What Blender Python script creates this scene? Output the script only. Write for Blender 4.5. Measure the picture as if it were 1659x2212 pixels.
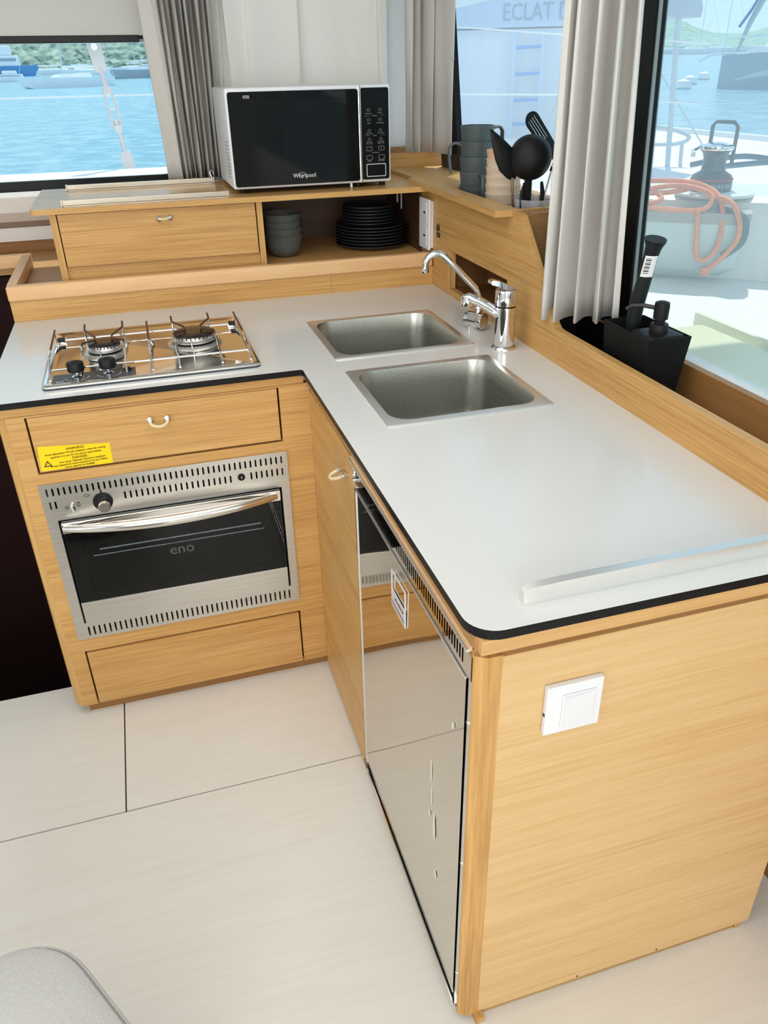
import bpy, bmesh, math, random
from mathutils import Vector, Matrix
from mathutils.geometry import tessellate_polygon
random.seed(7)
S = bpy.context.scene
COL = S.collection
for o in list(bpy.data.objects): bpy.data.objects.remove(o, do_unlink=True)
PI = math.pi

# ------------------------------------------------------------------ camera
cam_d = bpy.data.cameras.new('camera'); cam = bpy.data.objects.new('camera', cam_d); COL.objects.link(cam)
Rm = Matrix(((0.95695519, 0.15834244, -0.24323742), (-0.28961732, 0.4662899, -0.8358801), (-0.01893614, 0.87034556, 0.49207725)))
CX, CY, CZ = -0.31275, -1.72928, 1.50177
cam.matrix_world = Matrix.Translation((CX, CY, CZ)) @ Rm.to_4x4()
cam_d.sensor_fit = 'VERTICAL'; cam_d.sensor_height = 24; cam_d.lens = 24*1687.32/2212
cam_d.clip_start = 0.02; cam_d.clip_end = 3000
S.camera = cam

# ------------------------------------------------------------------ view, world, sun, lamps
S.view_settings.view_transform = 'Standard'; S.view_settings.look = 'None'
S.view_settings.exposure = 0.0; S.view_settings.gamma = 1; S.view_settings.use_curve_mapping = False
W = bpy.data.worlds.new('world'); S.world = W; W.use_nodes = True
nt = W.node_tree; nt.nodes.clear()
def N(nt, t, **k):
    n = nt.nodes.new(t)
    for a, b in k.items():
        if a.startswith('_'): setattr(n, a[1:], b)
        else: n.inputs[a.replace('__', ' ')].default_value = b
    return n
tc = N(nt, 'ShaderNodeTexCoord'); sep = N(nt, 'ShaderNodeSeparateXYZ'); nt.links.new(tc.outputs['Generated'], sep.inputs[0])
mr = N(nt, 'ShaderNodeMapRange'); mr.inputs[1].default_value = -0.02; mr.inputs[2].default_value = 0.9
nt.links.new(sep.outputs[2], mr.inputs[0])
cr = N(nt, 'ShaderNodeValToRGB'); nt.links.new(mr.outputs[0], cr.inputs[0])
e = cr.color_ramp.elements; e[0].position = 0; e[0].color = (0.62, 0.85, 0.97, 1); e[1].position = 1; e[1].color = (0.22, 0.45, 0.85, 1)
e2 = cr.color_ramp.elements.new(0.25); e2.color = (0.45, 0.72, 0.96, 1)
mp = N(nt, 'ShaderNodeMapping'); mp.inputs['Scale'].default_value = (2.2, 2.2, 7); nt.links.new(tc.outputs['Generated'], mp.inputs[0])
nz = N(nt, 'ShaderNodeTexNoise', Scale=1.3, Detail=6.0, Roughness=.55); nt.links.new(mp.outputs[0], nz.inputs['Vector'])
c2 = N(nt, 'ShaderNodeValToRGB'); c2.color_ramp.elements[0].position = .45; c2.color_ramp.elements[1].position = .68
nt.links.new(nz.outputs[0], c2.inputs[0])
mx = N(nt, 'ShaderNodeMix', _data_type='RGBA'); nt.links.new(c2.outputs[0], mx.inputs['Factor']); nt.links.new(cr.outputs[0], mx.inputs['A']); mx.inputs['B'].default_value = (.92, .96, 1, 1)
bg = N(nt, 'ShaderNodeBackground', Strength=1.3); nt.links.new(mx.outputs['Result'], bg.inputs[0])
wo = N(nt, 'ShaderNodeOutputWorld'); nt.links.new(bg.outputs[0], wo.inputs[0])

def lamp(name, kind, loc, energy, color=(1, 1, 1), size=(1, 1), target=None, angle=None):
    l = bpy.data.lights.new(name, kind); l.energy = energy; l.color = color
    if kind == 'AREA': l.shape = 'RECTANGLE'; l.size, l.size_y = size
    if angle: l.angle = angle
    o = bpy.data.objects.new(name, l); COL.objects.link(o); o.location = loc
    if target is not None: o.rotation_euler = (Vector(target)-Vector(loc)).to_track_quat('-Z', 'Y').to_euler()
    return o
lamp('sun', 'SUN', (6, 9, 12), 4.0, (1, .97, .9), target=(6-1.6, 9-3.2, 12-5.5), angle=.02)
lamp('ceiling_fill', 'AREA', (-0.5, -0.7, 2.12), 14, (1, .98, .95), (1.6, 1.6), target=(-0.5, -0.7, 0))  # unseen overhead fill added to brighten the galley
lamp('doorway_light', 'AREA', (-0.6, -4.2, 1.5), 88, (1, .985, .96), (2.6, 1.7), target=(-0.2, 0, .7))
lamp('side_fill', 'AREA', (-2.45, -1.6, 1.55), 14, (.95, .98, 1), (2.2, .8), target=(0, -.8, .7))  # added fill from the left, no window is modelled there

# ------------------------------------------------------------------ materials
MATS = {}
def mat(name, color=(.8, .8, .8), rough=.5, metal=0., spec=.5, trans=0., ior=1.45, alpha=1., coat=0., emis=None):
    if name in MATS: return MATS[name]
    m = bpy.data.materials.new(name); m.use_nodes = True; MATS[name] = m
    b = m.node_tree.nodes['Principled BSDF']
    b.inputs['Base Color'].default_value = (*color, 1); b.inputs['Roughness'].default_value = rough
    b.inputs['Metallic'].default_value = metal; b.inputs['Specular IOR Level'].default_value = spec
    b.inputs['Transmission Weight'].default_value = trans; b.inputs['IOR'].default_value = ior
    b.inputs['Alpha'].default_value = alpha; b.inputs['Coat Weight'].default_value = coat
    if emis: b.inputs['Emission Color'].default_value = (*emis[0], 1); b.inputs['Emission Strength'].default_value = emis[1]
    return m
def noise_mat(name, c1, c2, scale=(1, 1, 1), nscale=5., detail=6., rough=.5, metal=0., bump=0., p0=.35, p1=.65, spec=.5, distortion=0., coat=0.):
    if name in MATS: return MATS[name]
    m = mat(name, c1, rough, metal, spec, coat=coat); nt = m.node_tree; b = nt.nodes['Principled BSDF']
    tc = N(nt, 'ShaderNodeTexCoord'); mp = N(nt, 'ShaderNodeMapping'); mp.inputs['Scale'].default_value = scale
    nt.links.new(tc.outputs['Object'], mp.inputs[0])
    nz = N(nt, 'ShaderNodeTexNoise', Scale=nscale, Detail=detail, Distortion=distortion); nt.links.new(mp.outputs[0], nz.inputs['Vector'])
    cr = N(nt, 'ShaderNodeValToRGB'); cr.color_ramp.elements[0].position = p0; cr.color_ramp.elements[1].position = p1
    cr.color_ramp.elements[0].color = (*c1, 1); cr.color_ramp.elements[1].color = (*c2, 1)
    nt.links.new(nz.outputs[0], cr.inputs[0]); nt.links.new(cr.outputs[0], b.inputs['Base Color'])
    if bump:
        bp = N(nt, 'ShaderNodeBump', Strength=bump, Distance=.002); nt.links.new(nz.outputs[0], bp.inputs['Height']); nt.links.new(bp.outputs[0], b.inputs['Normal'])
    return m
def wood(name, axis, c1=(.62, .35, .115), c2=(.42, .21, .058), c3=(.71, .445, .175), rough=.42, fine=1.):
    """oak veneer, grain running along axis"""
    if name in MATS: return MATS[name]
    m = mat(name, c1, rough, 0, .4); nt = m.node_tree; b = nt.nodes['Principled BSDF']
    tc = N(nt, 'ShaderNodeTexCoord'); mp = N(nt, 'ShaderNodeMapping')
    s = [260*fine]*3; s['xyz'.index(axis)] = 5; mp.inputs['Scale'].default_value = s
    nt.links.new(tc.outputs['Object'], mp.inputs[0])
    n1 = N(nt, 'ShaderNodeTexNoise', Scale=1., Detail=4., Roughness=.6); nt.links.new(mp.outputs[0], n1.inputs['Vector'])
    mp2 = N(nt, 'ShaderNodeMapping'); s2 = [26]*3; s2['xyz'.index(axis)] = 1.2; mp2.inputs['Scale'].default_value = s2
    nt.links.new(tc.outputs['Object'], mp2.inputs[0])
    n2 = N(nt, 'ShaderNodeTexNoise', Scale=1., Detail=5., Roughness=.55, Distortion=.4); nt.links.new(mp2.outputs[0], n2.inputs['Vector'])
    r1 = N(nt, 'ShaderNodeValToRGB'); r1.color_ramp.elements[0].position = .32; r1.color_ramp.elements[1].position = .62
    r1.color_ramp.elements[0].color = (*c2, 1); r1.color_ramp.elements[1].color = (*c1, 1)
    nt.links.new(n1.outputs[0], r1.inputs[0])
    r2 = N(nt, 'ShaderNodeValToRGB'); r2.color_ramp.elements[0].position = .35; r2.color_ramp.elements[1].position = .7
    r2.color_ramp.elements[0].color = (0, 0, 0, 1); r2.color_ramp.elements[1].color = (1, 1, 1, 1)
    nt.links.new(n2.outputs[0], r2.inputs[0])
    mxx = N(nt, 'ShaderNodeMix', _data_type='RGBA'); mxx.inputs['B'].default_value = (*c3, 1)
    mul = N(nt, 'ShaderNodeMath', _operation='MULTIPLY'); mul.inputs[1].default_value = .55
    nt.links.new(r2.outputs[0], mul.inputs[0]); nt.links.new(mul.outputs[0], mxx.inputs['Factor']); nt.links.new(r1.outputs[0], mxx.inputs['A'])
    nt.links.new(mxx.outputs['Result'], b.inputs['Base Color'])
    bp = N(nt, 'ShaderNodeBump', Strength=.12, Distance=.001); nt.links.new(n1.outputs[0], bp.inputs['Height']); nt.links.new(bp.outputs[0], b.inputs['Normal'])
    return m
WX = wood('oak_grain_x', 'x'); WY = wood('oak_grain_y', 'y'); WZ = wood('oak_solid_upright', 'z', fine=.5)
WL = wood('oak_lipping', 'x', (.80, .50, .25), (.72, .42, .20), (.86, .58, .32), fine=.4)
WLY = wood('oak_lipping_y', 'y', (.80, .50, .25), (.72, .42, .20), (.86, .58, .32), fine=.4)
WDK = wood('dark_oak', 'x', (.33, .165, .055), (.25, .115, .036), (.38, .2, .075))
WPALE = wood('pale_oak_panel', 'x', (.70, .475, .225), (.61, .38, .155), (.76, .54, .28), fine=.8)
COUNTER = noise_mat('grey_laminate', (.69, .685, .66), (.71, .705, .68), nscale=400, rough=.17, spec=.5)
BLACK = mat('black_edge', (.006, .007, .008), .4, spec=.25)
DARK = mat('dark_cavity', (.004, .003, .003), .9, spec=.05)  # black stand-in for unlit interiors behind gaps and slots
STEEL = noise_mat('brushed_steel', (.60, .58, .54), (.68, .66, .62), (1, 60, 60), 8, 4, .3, 1., .05)
STEELP = mat('polished_steel', (.74, .72, .68), .12, 1.)
SINKM = noise_mat('sink_steel', (.40, .41, .37), (.50, .50, .45), (40, 1, 40), 6, 5, .36, 1., .03)
SATIN = mat('satin_steel', (.84, .84, .82), .3, .85)
MIRROR = mat('mirror_steel', (.66, .62, .55), .05, 1.)
CHROME = mat('chrome', (.82, .82, .83), .06, 1.)
BPLAST = mat('black_plastic', (.008, .009, .009), .45, spec=.28)
BMATTE = mat('black_matte', (.007, .008, .008), .55, spec=.2)
BGLASS = mat('black_glass', (.002, .003, .003), .03, spec=.3)
WPLAST = mat('white_plastic', (.80, .81, .84), .35)
WENAM = mat('white_enamel', (.82, .83, .84), .3)
GELCOAT = mat('white_gelcoat', (.80, .80, .79), .3)
WALLG = mat('pale_grey_lining', (.82, .83, .80), .7)
CLOTH = noise_mat('curtain_cloth', (.63, .615, .58), (.67, .655, .62), nscale=300, rough=.9, spec=.1, bump=.1)
FLOORM = wood('bleached_floor', 'x', (.77, .74, .68), (.735, .70, .63), (.80, .77, .71), rough=.35, fine=.35)
SEATM = noise_mat('seat_fabric', (.50, .49, .47), (.56, .55, .53), nscale=350, rough=.95, bump=.3, spec=.1)
GREYCER = mat('grey_stoneware', (.09, .105, .10), .45)
DKCER = mat('dark_stoneware', (.02, .024, .028), .4)
MUGM = mat('slate_mug_plastic', (.075, .098, .102), .35)
CUPM = noise_mat('beige_cup', (.74, .60, .44), (.78, .65, .50), nscale=60, rough=.5)
CUPP = mat('peach_cup', (.82, .52, .34), .5)
TRANS = mat('frosted_tub', (.85, .88, .9), .25, trans=.7)
BURNT = mat('burnt_rod', (.10, .045, .03), .4, .6)
ALU = noise_mat('cast_aluminium', (.55, .53, .5), (.7, .68, .65), nscale=40, rough=.35, metal=1.)
CORD = mat('cream_cord', (.72, .62, .38), .5)
YEL = mat('yellow_label', (.95, .66, .0), .5)
WHITE = mat('white_print', (.8, .8, .8), .6)
GREYP = mat('grey_print', (.35, .36, .37), .6)
RED = mat('red_band', (.6, .03, .03), .5)
def emboss(c): return mat('print_%d' % int(c*100), (c, c, c), .5)
def glass_mat(name, haze=.06, tint=(.96, 1, .99), hcol=(.85, .93, .95), r0=.012):
    m = bpy.data.materials.new(name); m.use_nodes = True; nt = m.node_tree; nt.nodes.clear()
    tr = N(nt, 'ShaderNodeBsdfTransparent'); tr.inputs[0].default_value = (*tint, 1)
    gl = N(nt, 'ShaderNodeBsdfGlossy', Roughness=.02)
    lw = N(nt, 'ShaderNodeLayerWeight', Blend=.5); pw = N(nt, 'ShaderNodeMath', _operation='POWER'); pw.inputs[1].default_value = 4.; nt.links.new(lw.outputs['Facing'], pw.inputs[0])
    fr = N(nt, 'ShaderNodeMath', _operation='MULTIPLY_ADD'); fr.inputs[1].default_value = .35; fr.inputs[2].default_value = r0; nt.links.new(pw.outputs[0], fr.inputs[0]); m1 = N(nt, 'ShaderNodeMixShader')
    nt.links.new(fr.outputs[0], m1.inputs[0]); nt.links.new(tr.outputs[0], m1.inputs[1]); nt.links.new(gl.outputs[0], m1.inputs[2])
    df = N(nt, 'ShaderNodeBsdfTranslucent'); df.inputs[0].default_value = (*hcol, 1)
    m2 = N(nt, 'ShaderNodeMixShader'); m2.inputs[0].default_value = haze
    nt.links.new(m1.outputs[0], m2.inputs[1]); nt.links.new(df.outputs[0], m2.inputs[2])
    o = N(nt, 'ShaderNodeOutputMaterial'); nt.links.new(m2.outputs[0], o.inputs[0]); MATS[name] = m
    return m
GLASS_C = glass_mat('clear_pane', .01, r0=.003); GLASS_H = glass_mat('hazy_pane', .20); OVGLASS = glass_mat('smoked_oven_glass', .0, (.42, .45, .46), r0=.03)  # side panes get a stronger translucent white mix

# ------------------------------------------------------------------ mesh helpers
def bm_new(): return bmesh.new()
def add_box(bm, x0, x1, y0, y1, z0, z1):
    v = [bm.verts.new(p) for p in ((x0, y0, z0), (x1, y0, z0), (x1, y1, z0), (x0, y1, z0), (x0, y0, z1), (x1, y0, z1), (x1, y1, z1), (x0, y1, z1))]
    for f in ((0, 3, 2, 1), (4, 5, 6, 7), (0, 1, 5, 4), (1, 2, 6, 5), (2, 3, 7, 6), (3, 0, 4, 7)): bm.faces.new([v[i] for i in f])
    return bm
def bx(x0, x1, y0, y1, z0, z1, bev=0., seg=2):
    bm = add_box(bm_new(), x0, x1, y0, y1, z0, z1)
    if bev: bmesh.ops.bevel(bm, geom=bm.edges[:], offset=bev, segments=seg, affect='EDGES', profile=.6)
    return bm
def frame_mat(axis_from, axis_to):
    a = Vector(axis_from); b = Vector(axis_to); d = (b-a); q = d.to_track_quat('Z', 'Y')
    return Matrix.Translation(a) @ q.to_matrix().to_4x4(), d.length
def add_tube(bm, pts, r, seg=10, cap=True, closed=False, sy=1., radii=None, up=None):
    pts = [Vector(p) for p in pts]; n = len(pts); rings = []
    prev = None
    for i, p in enumerate(pts):
        if closed: t = pts[(i+1) % n]-pts[i-1]
        else: t = pts[min(i+1, n-1)]-pts[max(i-1, 0)]
        t.normalize()
        if prev is None:
            ref = Vector(up) if up else (Vector((0, 0, 1)) if abs(t.z) < .9 else Vector((0, 1, 0)))
            u = t.cross(ref).normalized()
        else:
            u = prev - t*prev.dot(t)
            u.normalize()
        prev = u; w = t.cross(u)
        rr = radii[i] if radii else r
        rings.append([bm.verts.new(p + u*math.cos(2*PI*k/seg)*rr + w*math.sin(2*PI*k/seg)*rr*sy) for k in range(seg)])
    m = n if closed else n-1
    for i in range(m):
        a, b = rings[i], rings[(i+1) % n]
        for k in range(seg): bm.faces.new((a[k], a[(k+1) % seg], b[(k+1) % seg], b[k]))
    if cap and not closed: bm.faces.new(list(reversed(rings[0]))); bm.faces.new(rings[-1])
    return bm
def add_lathe(bm, prof, c=(0, 0, 0), seg=32, axis=None):
    """prof [(r,z)...] about z through c, or about axis direction"""
    M = Matrix.Translation(c)
    if axis is not None: M = M @ Vector(axis).to_track_quat('Z', 'Y').to_matrix().to_4x4()
    rings = []
    for r, z in prof:
        if r < 1e-6: rings.append([bm.verts.new(M @ Vector((0, 0, z)))])
        else: rings.append([bm.verts.new(M @ Vector((r*math.cos(2*PI*k/seg), r*math.sin(2*PI*k/seg), z))) for k in range(seg)])
    for a, b in zip(rings, rings[1:]):
        if len(a) == 1 and len(b) == 1: continue
        for k in range(seg):
            k2 = (k+1) % seg
            if len(a) == 1: bm.faces.new((a[0], b[k2], b[k]))
            elif len(b) == 1: bm.faces.new((a[k], a[k2], b[0]))
            else: bm.faces.new((a[k], a[k2], b[k2], b[k]))
    return bm
def lathe(prof, c=(0, 0, 0), seg=32, axis=None):
    bm = add_lathe(bm_new(), prof, c, seg, axis); bmesh.ops.recalc_face_normals(bm, faces=bm.faces[:]); return bm
def rrect(x0, x1, y0, y1, r, seg=6):
    out = []
    for cx, cy, a0 in ((x1-r, y1-r, 0), (x0+r, y1-r, 90), (x0+r, y0+r, 180), (x1-r, y0+r, 270)):
        for k in range(seg+1):
            a = math.radians(a0+90*k/seg); out.append((cx+r*math.cos(a), cy+r*math.sin(a)))
    return out
def plate(outer, holes, t0, t1, plane='z', bev=0.):
    """extruded polygon with holes. plane 'z': (x,y)->z in t0..t1 ; 'y': (x,z)->y ; 'x': (y,z)->x"""
    bm = bm_new()
    def P(p, t):
        if plane == 'z': return (p[0], p[1], t)
        if plane == 'y': return (p[0], t, p[1])
        return (t, p[0], p[1])
    loops = [outer]+list(holes)
    polys = [[Vector((p[0], p[1], 0)) for p in l] for l in loops]
    tris = tessellate_polygon(polys)
    flat = [p for l in loops for p in l]
    a = [bm.verts.new(P(p, t0)) for p in flat]; b = [bm.verts.new(P(p, t1)) for p in flat]
    for t in tris:
        try: bm.faces.new([a[i] for i in t]); bm.faces.new([b[i] for i in reversed(t)])
        except ValueError: pass
    k = 0
    for l in loops:
        n = len(l)
        for i in range(n):
            bm.faces.new((a[k+i], a[k+(i+1) % n], b[k+(i+1) % n], b[k+i]))
        k += n
    bmesh.ops.recalc_face_normals(bm, faces=bm.faces[:])
    if bev:
        es = [e for e in bm.edges if len(e.link_faces) == 2 and e.link_faces[0].normal.angle(e.link_faces[1].normal) > .9]
        bmesh.ops.bevel(bm, geom=es, offset=bev, segments=2, affect='EDGES')
    return bm
def loft(rings, cap0=True, cap1=True):
    bm = bm_new(); R = [[bm.verts.new(p) for p in r] for r in rings]; n = len(R[0])
    for a, b in zip(R, R[1:]):
        for k in range(n): bm.faces.new((a[k], a[(k+1) % n], b[(k+1) % n], b[k]))
    if cap0: bm.faces.new(list(reversed(R[0])))
    if cap1: bm.faces.new(R[-1])
    bmesh.ops.recalc_face_normals(bm, faces=bm.faces[:]); return bm
def rect(x0, x1, y0, y1): return [(x0, y0), (x1, y0), (x1, y1), (x0, y1)]
def slot(cx, cz, w, h):
    r = w/2; out = []
    for a in (0, 60, 120, 180): out.append((cx+r*math.cos(math.radians(a)), cz+h/2-r+r*math.sin(math.radians(a))))
    for a in (180, 240, 300, 360): out.append((cx+r*math.cos(math.radians(a)), cz-h/2+r+r*math.sin(math.radians(a))))
    return out
def wloc(p):
    v = Vector((0, 0, 0))
    while p is not None: v += p.location; p = p.parent
    return v
def obj(name, bm, m, parent=None, smooth=False, origin=None, label=None):
    me = bpy.data.meshes.new(name)
    if parent is None and origin is None:
        xs = [v.co for v in bm.verts]
        origin = Vector(((min(v.x for v in xs)+max(v.x for v in xs))/2, (min(v.y for v in xs)+max(v.y for v in xs))/2, min(v.z for v in xs)))
    off = wloc(parent) if parent else Vector(origin)
    bmesh.ops.translate(bm, verts=bm.verts[:], vec=-off)
    bm.to_mesh(me); bm.free()
    if m: me.materials.append(m)
    if smooth:
        me.polygons.foreach_set('use_smooth', [True]*len(me.polygons))
        try: me.set_sharp_from_angle(angle=math.radians(38))
        except Exception: pass
    o = bpy.data.objects.new(name, me); COL.objects.link(o)
    if parent: o.parent = parent
    else: o.location = off
    if label: o['label'] = label
    return o
def tag(o, label, cat, group=None):
    o['label'] = label; o['category'] = cat
    if group: o['group'] = group
    return o
def thing(name, label, cat, loc=(0, 0, 0), group=None):
    o = bpy.data.objects.new(name, None); COL.objects.link(o); o.location = loc; o.empty_display_size = .05
    return tag(o, label, cat, group)
def struct(name, bm, m, parent=None, smooth=False):
    o = obj(name, bm, m, parent, smooth, origin=(0, 0, 0) if parent is None else None)
    if parent is None: o['kind'] = 'structure'
    return o
def dup(root, loc, rotz=0., label=None, group=None):
    r = root.copy(); COL.objects.link(r); r.location = loc; r.rotation_euler = (0, 0, rotz)
    if label: r['label'] = label
    if group: r['group'] = group
    for ch in list(root.children):
        c = ch.copy(); COL.objects.link(c); c.parent = r
        for g in ch.children: d = g.copy(); COL.objects.link(d); d.parent = c
    return r
MY = Matrix(((1, 0, 0), (0, 0, -1), (0, 1, 0)))      # text facing -y
MX = Matrix(((0, 0, -1), (-1, 0, 0), (0, 1, 0)))     # text facing -x
MZ = Matrix.Identity(3)                              # text facing up
def text_bm(lines, M, depth=.0003, bold=0.):
    """lines: (string, (x,y,z) centre, size, align) -> one bmesh"""
    bm = bm_new()
    for s, p, size, al in lines:
        c = bpy.data.curves.new('t', 'FONT'); c.body = s; c.size = size; c.align_x = al; c.align_y = 'CENTER'; c.extrude = depth; c.offset = bold; c.resolution_u = 2
        o = bpy.data.objects.new('t', c); COL.objects.link(o)
        dg = bpy.context.evaluated_depsgraph_get(); me = bpy.data.meshes.new_from_object(o.evaluated_get(dg))
        me.transform(Matrix.Translation(p) @ M.to_4x4()); bm.from_mesh(me)
        bpy.data.objects.remove(o); bpy.data.curves.remove(c); bpy.data.meshes.remove(me)
    return bm
def merge(*bms):
    out = bms[0]
    for b in bms[1:]:
        me = bpy.data.meshes.new('t'); b.to_mesh(me); out.from_mesh(me); b.free(); bpy.data.meshes.remove(me)
    return out
def loop_handle(parent, p0, p1, bulge, name='handle'):
    """cream cord loop between two chrome studs"""
    p0, p1, bulge = Vector(p0), Vector(p1), Vector(bulge)
    pts = []
    for i in range(13):
        t = i/12; pts.append(p0.lerp(p1, .5-.5*math.cos(PI*t)*(1+.25*math.sin(PI*t)))+bulge*math.sin(PI*t))
    h = obj(name, add_tube(bm_new(), pts, .0035, 8), CORD, parent, True, label='cream cord loop handle')
    for p in (p0, p1):
        n = Vector(bulge); ax = Vector((0, -1, 0)) if abs((p1-p0).x) > abs((p1-p0).y) else Vector((-1, 0, 0))
        obj('stud', lathe([(0, -.014), (.005, -.014), (.0058, -.004), (.0075, .0), (.0075, .006), (.004, .009), (0, .009)], p, 16, ax), CHROME, h, True, label='chrome stud')
    return h

# ================================================================== SETTING
fl = struct('floor', plate([(-.70, .144), (-3, .144), (-3, -4.3), (2.2, -4.3), (2.2, .9), (-.70, .9)], [], -.06, -.012), mat('subfloor', (.03, .025, .02), .9))
g = .0018
panels = [[(-.70, .144), (-2.1, .144), (-2.1, -.3505+g), (-.557-g, -.3505+g), (-.557-g, .30), (-.70, .30)],
          [(-.557+g, .30), (-.557+g, -.3505+g), (.62, -.3505+g), (.62, .30)],
          [(-1.5, -.3505-g), (-1.5, -1.6), (.045-g, -1.6), (.045-g, -.3505-g)],
          [(.045+g, -.42), (.045+g, -2.6), (.77-g, -2.6), (.77-g, -.42)],
          [(.77+g, .3), (.77+g, -2.6), (2.2, -2.6), (2.2, .3)],
          [(-1.5, -1.6-2*g), (-1.5, -2.6), (.045-g, -2.6), (.045-g, -1.6-2*g)],
          [(-3, -.3505-g), (-3, -2.6), (-1.5-2*g, -2.6), (-1.5-2*g, -.3505-g)],
          [(-3, -2.6-2*g), (-3, -4.3), (2.2, -4.3), (2.2, -2.6-2*g)]]
for p in panels: struct('floor_panel', plate(p, [], -.012, 0.), FLOORM, fl)
# companionway down to the hull, left of the galley; its darkness is in the wall colour
PIT = mat('stairwell_shade', (.022, .009, .008), .85, spec=.15)
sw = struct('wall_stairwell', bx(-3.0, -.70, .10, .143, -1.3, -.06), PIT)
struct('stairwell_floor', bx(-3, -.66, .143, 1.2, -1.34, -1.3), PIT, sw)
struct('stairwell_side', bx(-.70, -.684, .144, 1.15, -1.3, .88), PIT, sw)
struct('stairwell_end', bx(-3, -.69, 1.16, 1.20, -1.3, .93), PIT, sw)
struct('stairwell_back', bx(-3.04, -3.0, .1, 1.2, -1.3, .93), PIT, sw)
# walls beyond the galley
wb = struct('wall_back', bx(-3, .84, 1.56, 1.62, .2, 1.14), GELCOAT)
def ring_strip(pts, x0, x1, m, name, par):   # profile (y,z) extruded along x
    return struct(name, plate(pts, [], x0, x1, 'x'), m, par)
ring_strip([(1.56, 1.14), (1.36, 1.165), (1.345, 1.15), (1.36, 1.10), (1.395, 1.066), (1.45, 1.066), (1.56, .97)], -3, .80, GELCOAT, 'coaming_moulding', wb)
ring_strip([(1.402, 1.0655), (1.435, 1.042), (1.45, 1.042), (1.45, 1.0655)], -3, .80, mat('taupe_trim', (.42, .33, .26), .6), 'lower_trim', wb)
ring_strip([(1.428, 1.0415), (1.424, 1.036), (1.428, .996), (1.45, .996), (1.45, 1.0415)], -3, .80, GELCOAT, 'white_strip', wb)
ring_strip([(1.440, .9955), (1.440, .9585), (1.45, .9585), (1.45, .9955)], -3, .80, WDK, 'shadow_board', wb)  # dark strip standing in for the shadow in this gap
struct('upper_wall', bx(-3, .84, 1.44, 1.50, 1.60, 2.15), GELCOAT, wb)
struct('end_wall', bx(-.13, .755, 1.38, 1.44, 1.14, 2.15), WALLG, wb)
struct('corner_wood', bx(.60, .80, 1.345, 1.37, 1.14, 1.25), WDK, wb)
wf = struct('wall_front', bx(-3, 2.3, -4.36, -4.3, 0, 2.2), GELCOAT)
wl = struct('wall_left', bx(-3.1, -3.04, -4.3, 1.6, 0, 2.2), GELCOAT)
ce = struct('ceiling', bx(-3.1, .95, -4.3, 1.75, 2.18, 2.24), GELCOAT)
struct('cockpit_roof', bx(.95, 3.2, -4.3, .62, 2.18, 2.24), GELCOAT, ce)
wr = struct('wall_right', bx(.765, .798, -4.3, 1.56, -.1, .93), GELCOAT)
struct('wood_lining', bx(.742, .764, -1.6, .3, 0., .818), WDK, wr)
struct('sill', bx(.762, .797, -4.3, 1.5, .93, .951), GELCOAT, wr)
struct('header', bx(.76, .86, -4.3, 1.5, 1.95, 2.18), GELCOAT, wr)
# window 1: left, behind the upper shelf
w1 = struct('window_1', plate(rect(-3, -.10, 1.145, 1.70), [rrect(-2.95, -.16, 1.192, 1.608, .03)], 1.405, 1.425, 'y'), BLACK)
struct('window_pane', bx(-2.98, -.12, 1.412, 1.418, 1.16, 1.69), GLASS_C, w1)
# window 2 (side, aft of the corner) and window 3 (side, beside the peninsula)
w2 = struct('window_2', plate([(.06, .951), (1.05, .951), (1.28, 1.95), (.06, 1.95)], [[(.10, .97), (.89, .97), (1.12, 1.93), (.10, 1.93)]], .755, .775, 'x'), BLACK)
struct('window_pane', plate([(.07, .96), (1.0, .96), (1.22, 1.94), (.07, 1.94)], [], .776, .782, 'x'), GLASS_H, w2)
def rk(y, z): return y+(z-.951)*.072
w3 = struct('window_3', plate([(rk(-.158, .951), .951), (.06, .951), (.06, 1.95), (rk(-.158, 1.95), 1.95)], [], .748, .772, 'x'), BLACK)
struct('glass_edge', plate([(rk(-.136, .951), .951), (rk(-.09, .951), .951), (rk(-.09, 1.95), 1.95), (rk(-.136, 1.95), 1.95)], [], .776, .790, 'x'), mat('green_glass_edge', (.01, .05, .05), .1, spec=.8), w3)
struct('edge_bead', plate([(rk(-.162, .951), .951), (rk(-.1585, .951), .951), (rk(-.1585, 1.95), 1.95), (rk(-.162, 1.95), 1.95)], [], .752, .760, 'x'), mat('grey_bead', (.25, .3, .3), .4), w3)
struct('window_pane', plate([(-2.8, .948), (rk(-.130, .951), .948), (rk(-.130, 1.95), 1.95), (-2.8, 1.95)], [], .782, .788, 'x'), GLASS_H, w3)

# ================================================================== LEFT (OVEN) CABINET
cab = thing('oven_cabinet', 'oak cabinet under the hob holding the built-in oven and two drawers', 'cabinet', (-.33, .3, 0))
YF = .012
face = plate([(-.655, .032), (.0134, .032), (.0134, .862), (-.655, .862)],
             [rect(-.6172, -.0578, .7198, .8575), rect(-.6195, -.0575, .2565, .6905)], YF, YF+.02, 'y')
lowhole = rect(-.6175, -.0545, .0321, .208)
face.free()
face = plate([(-.655, .032), (-.6190, .032), (-.6190, .2100), (-.0530, .2100), (-.0530, .032), (.0134, .032), (.0134, .862), (-.655, .862)],
             [rect(-.6172, -.0578, .7198, .8575), rect(-.6195, -.0575, .2565, .6905)], YF, YF+.02, 'y')
obj('face_frame', face, WX, cab)
obj('corner_post', plate([(-.655, YF), (-.672, YF+.012), (-.676, YF+.022), (-.676, YF+.05), (-.655, YF+.05)], [], .032, .862, 'z'), WZ, cab)
obj('side_panel', bx(-.676, -.660, YF+.05, .66, .032, .885), WZ, cab)
obj('top_rail', bx(-.672, .002, YF-.004, YF+.03, .864, .8845, .001), WX, cab)
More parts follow.
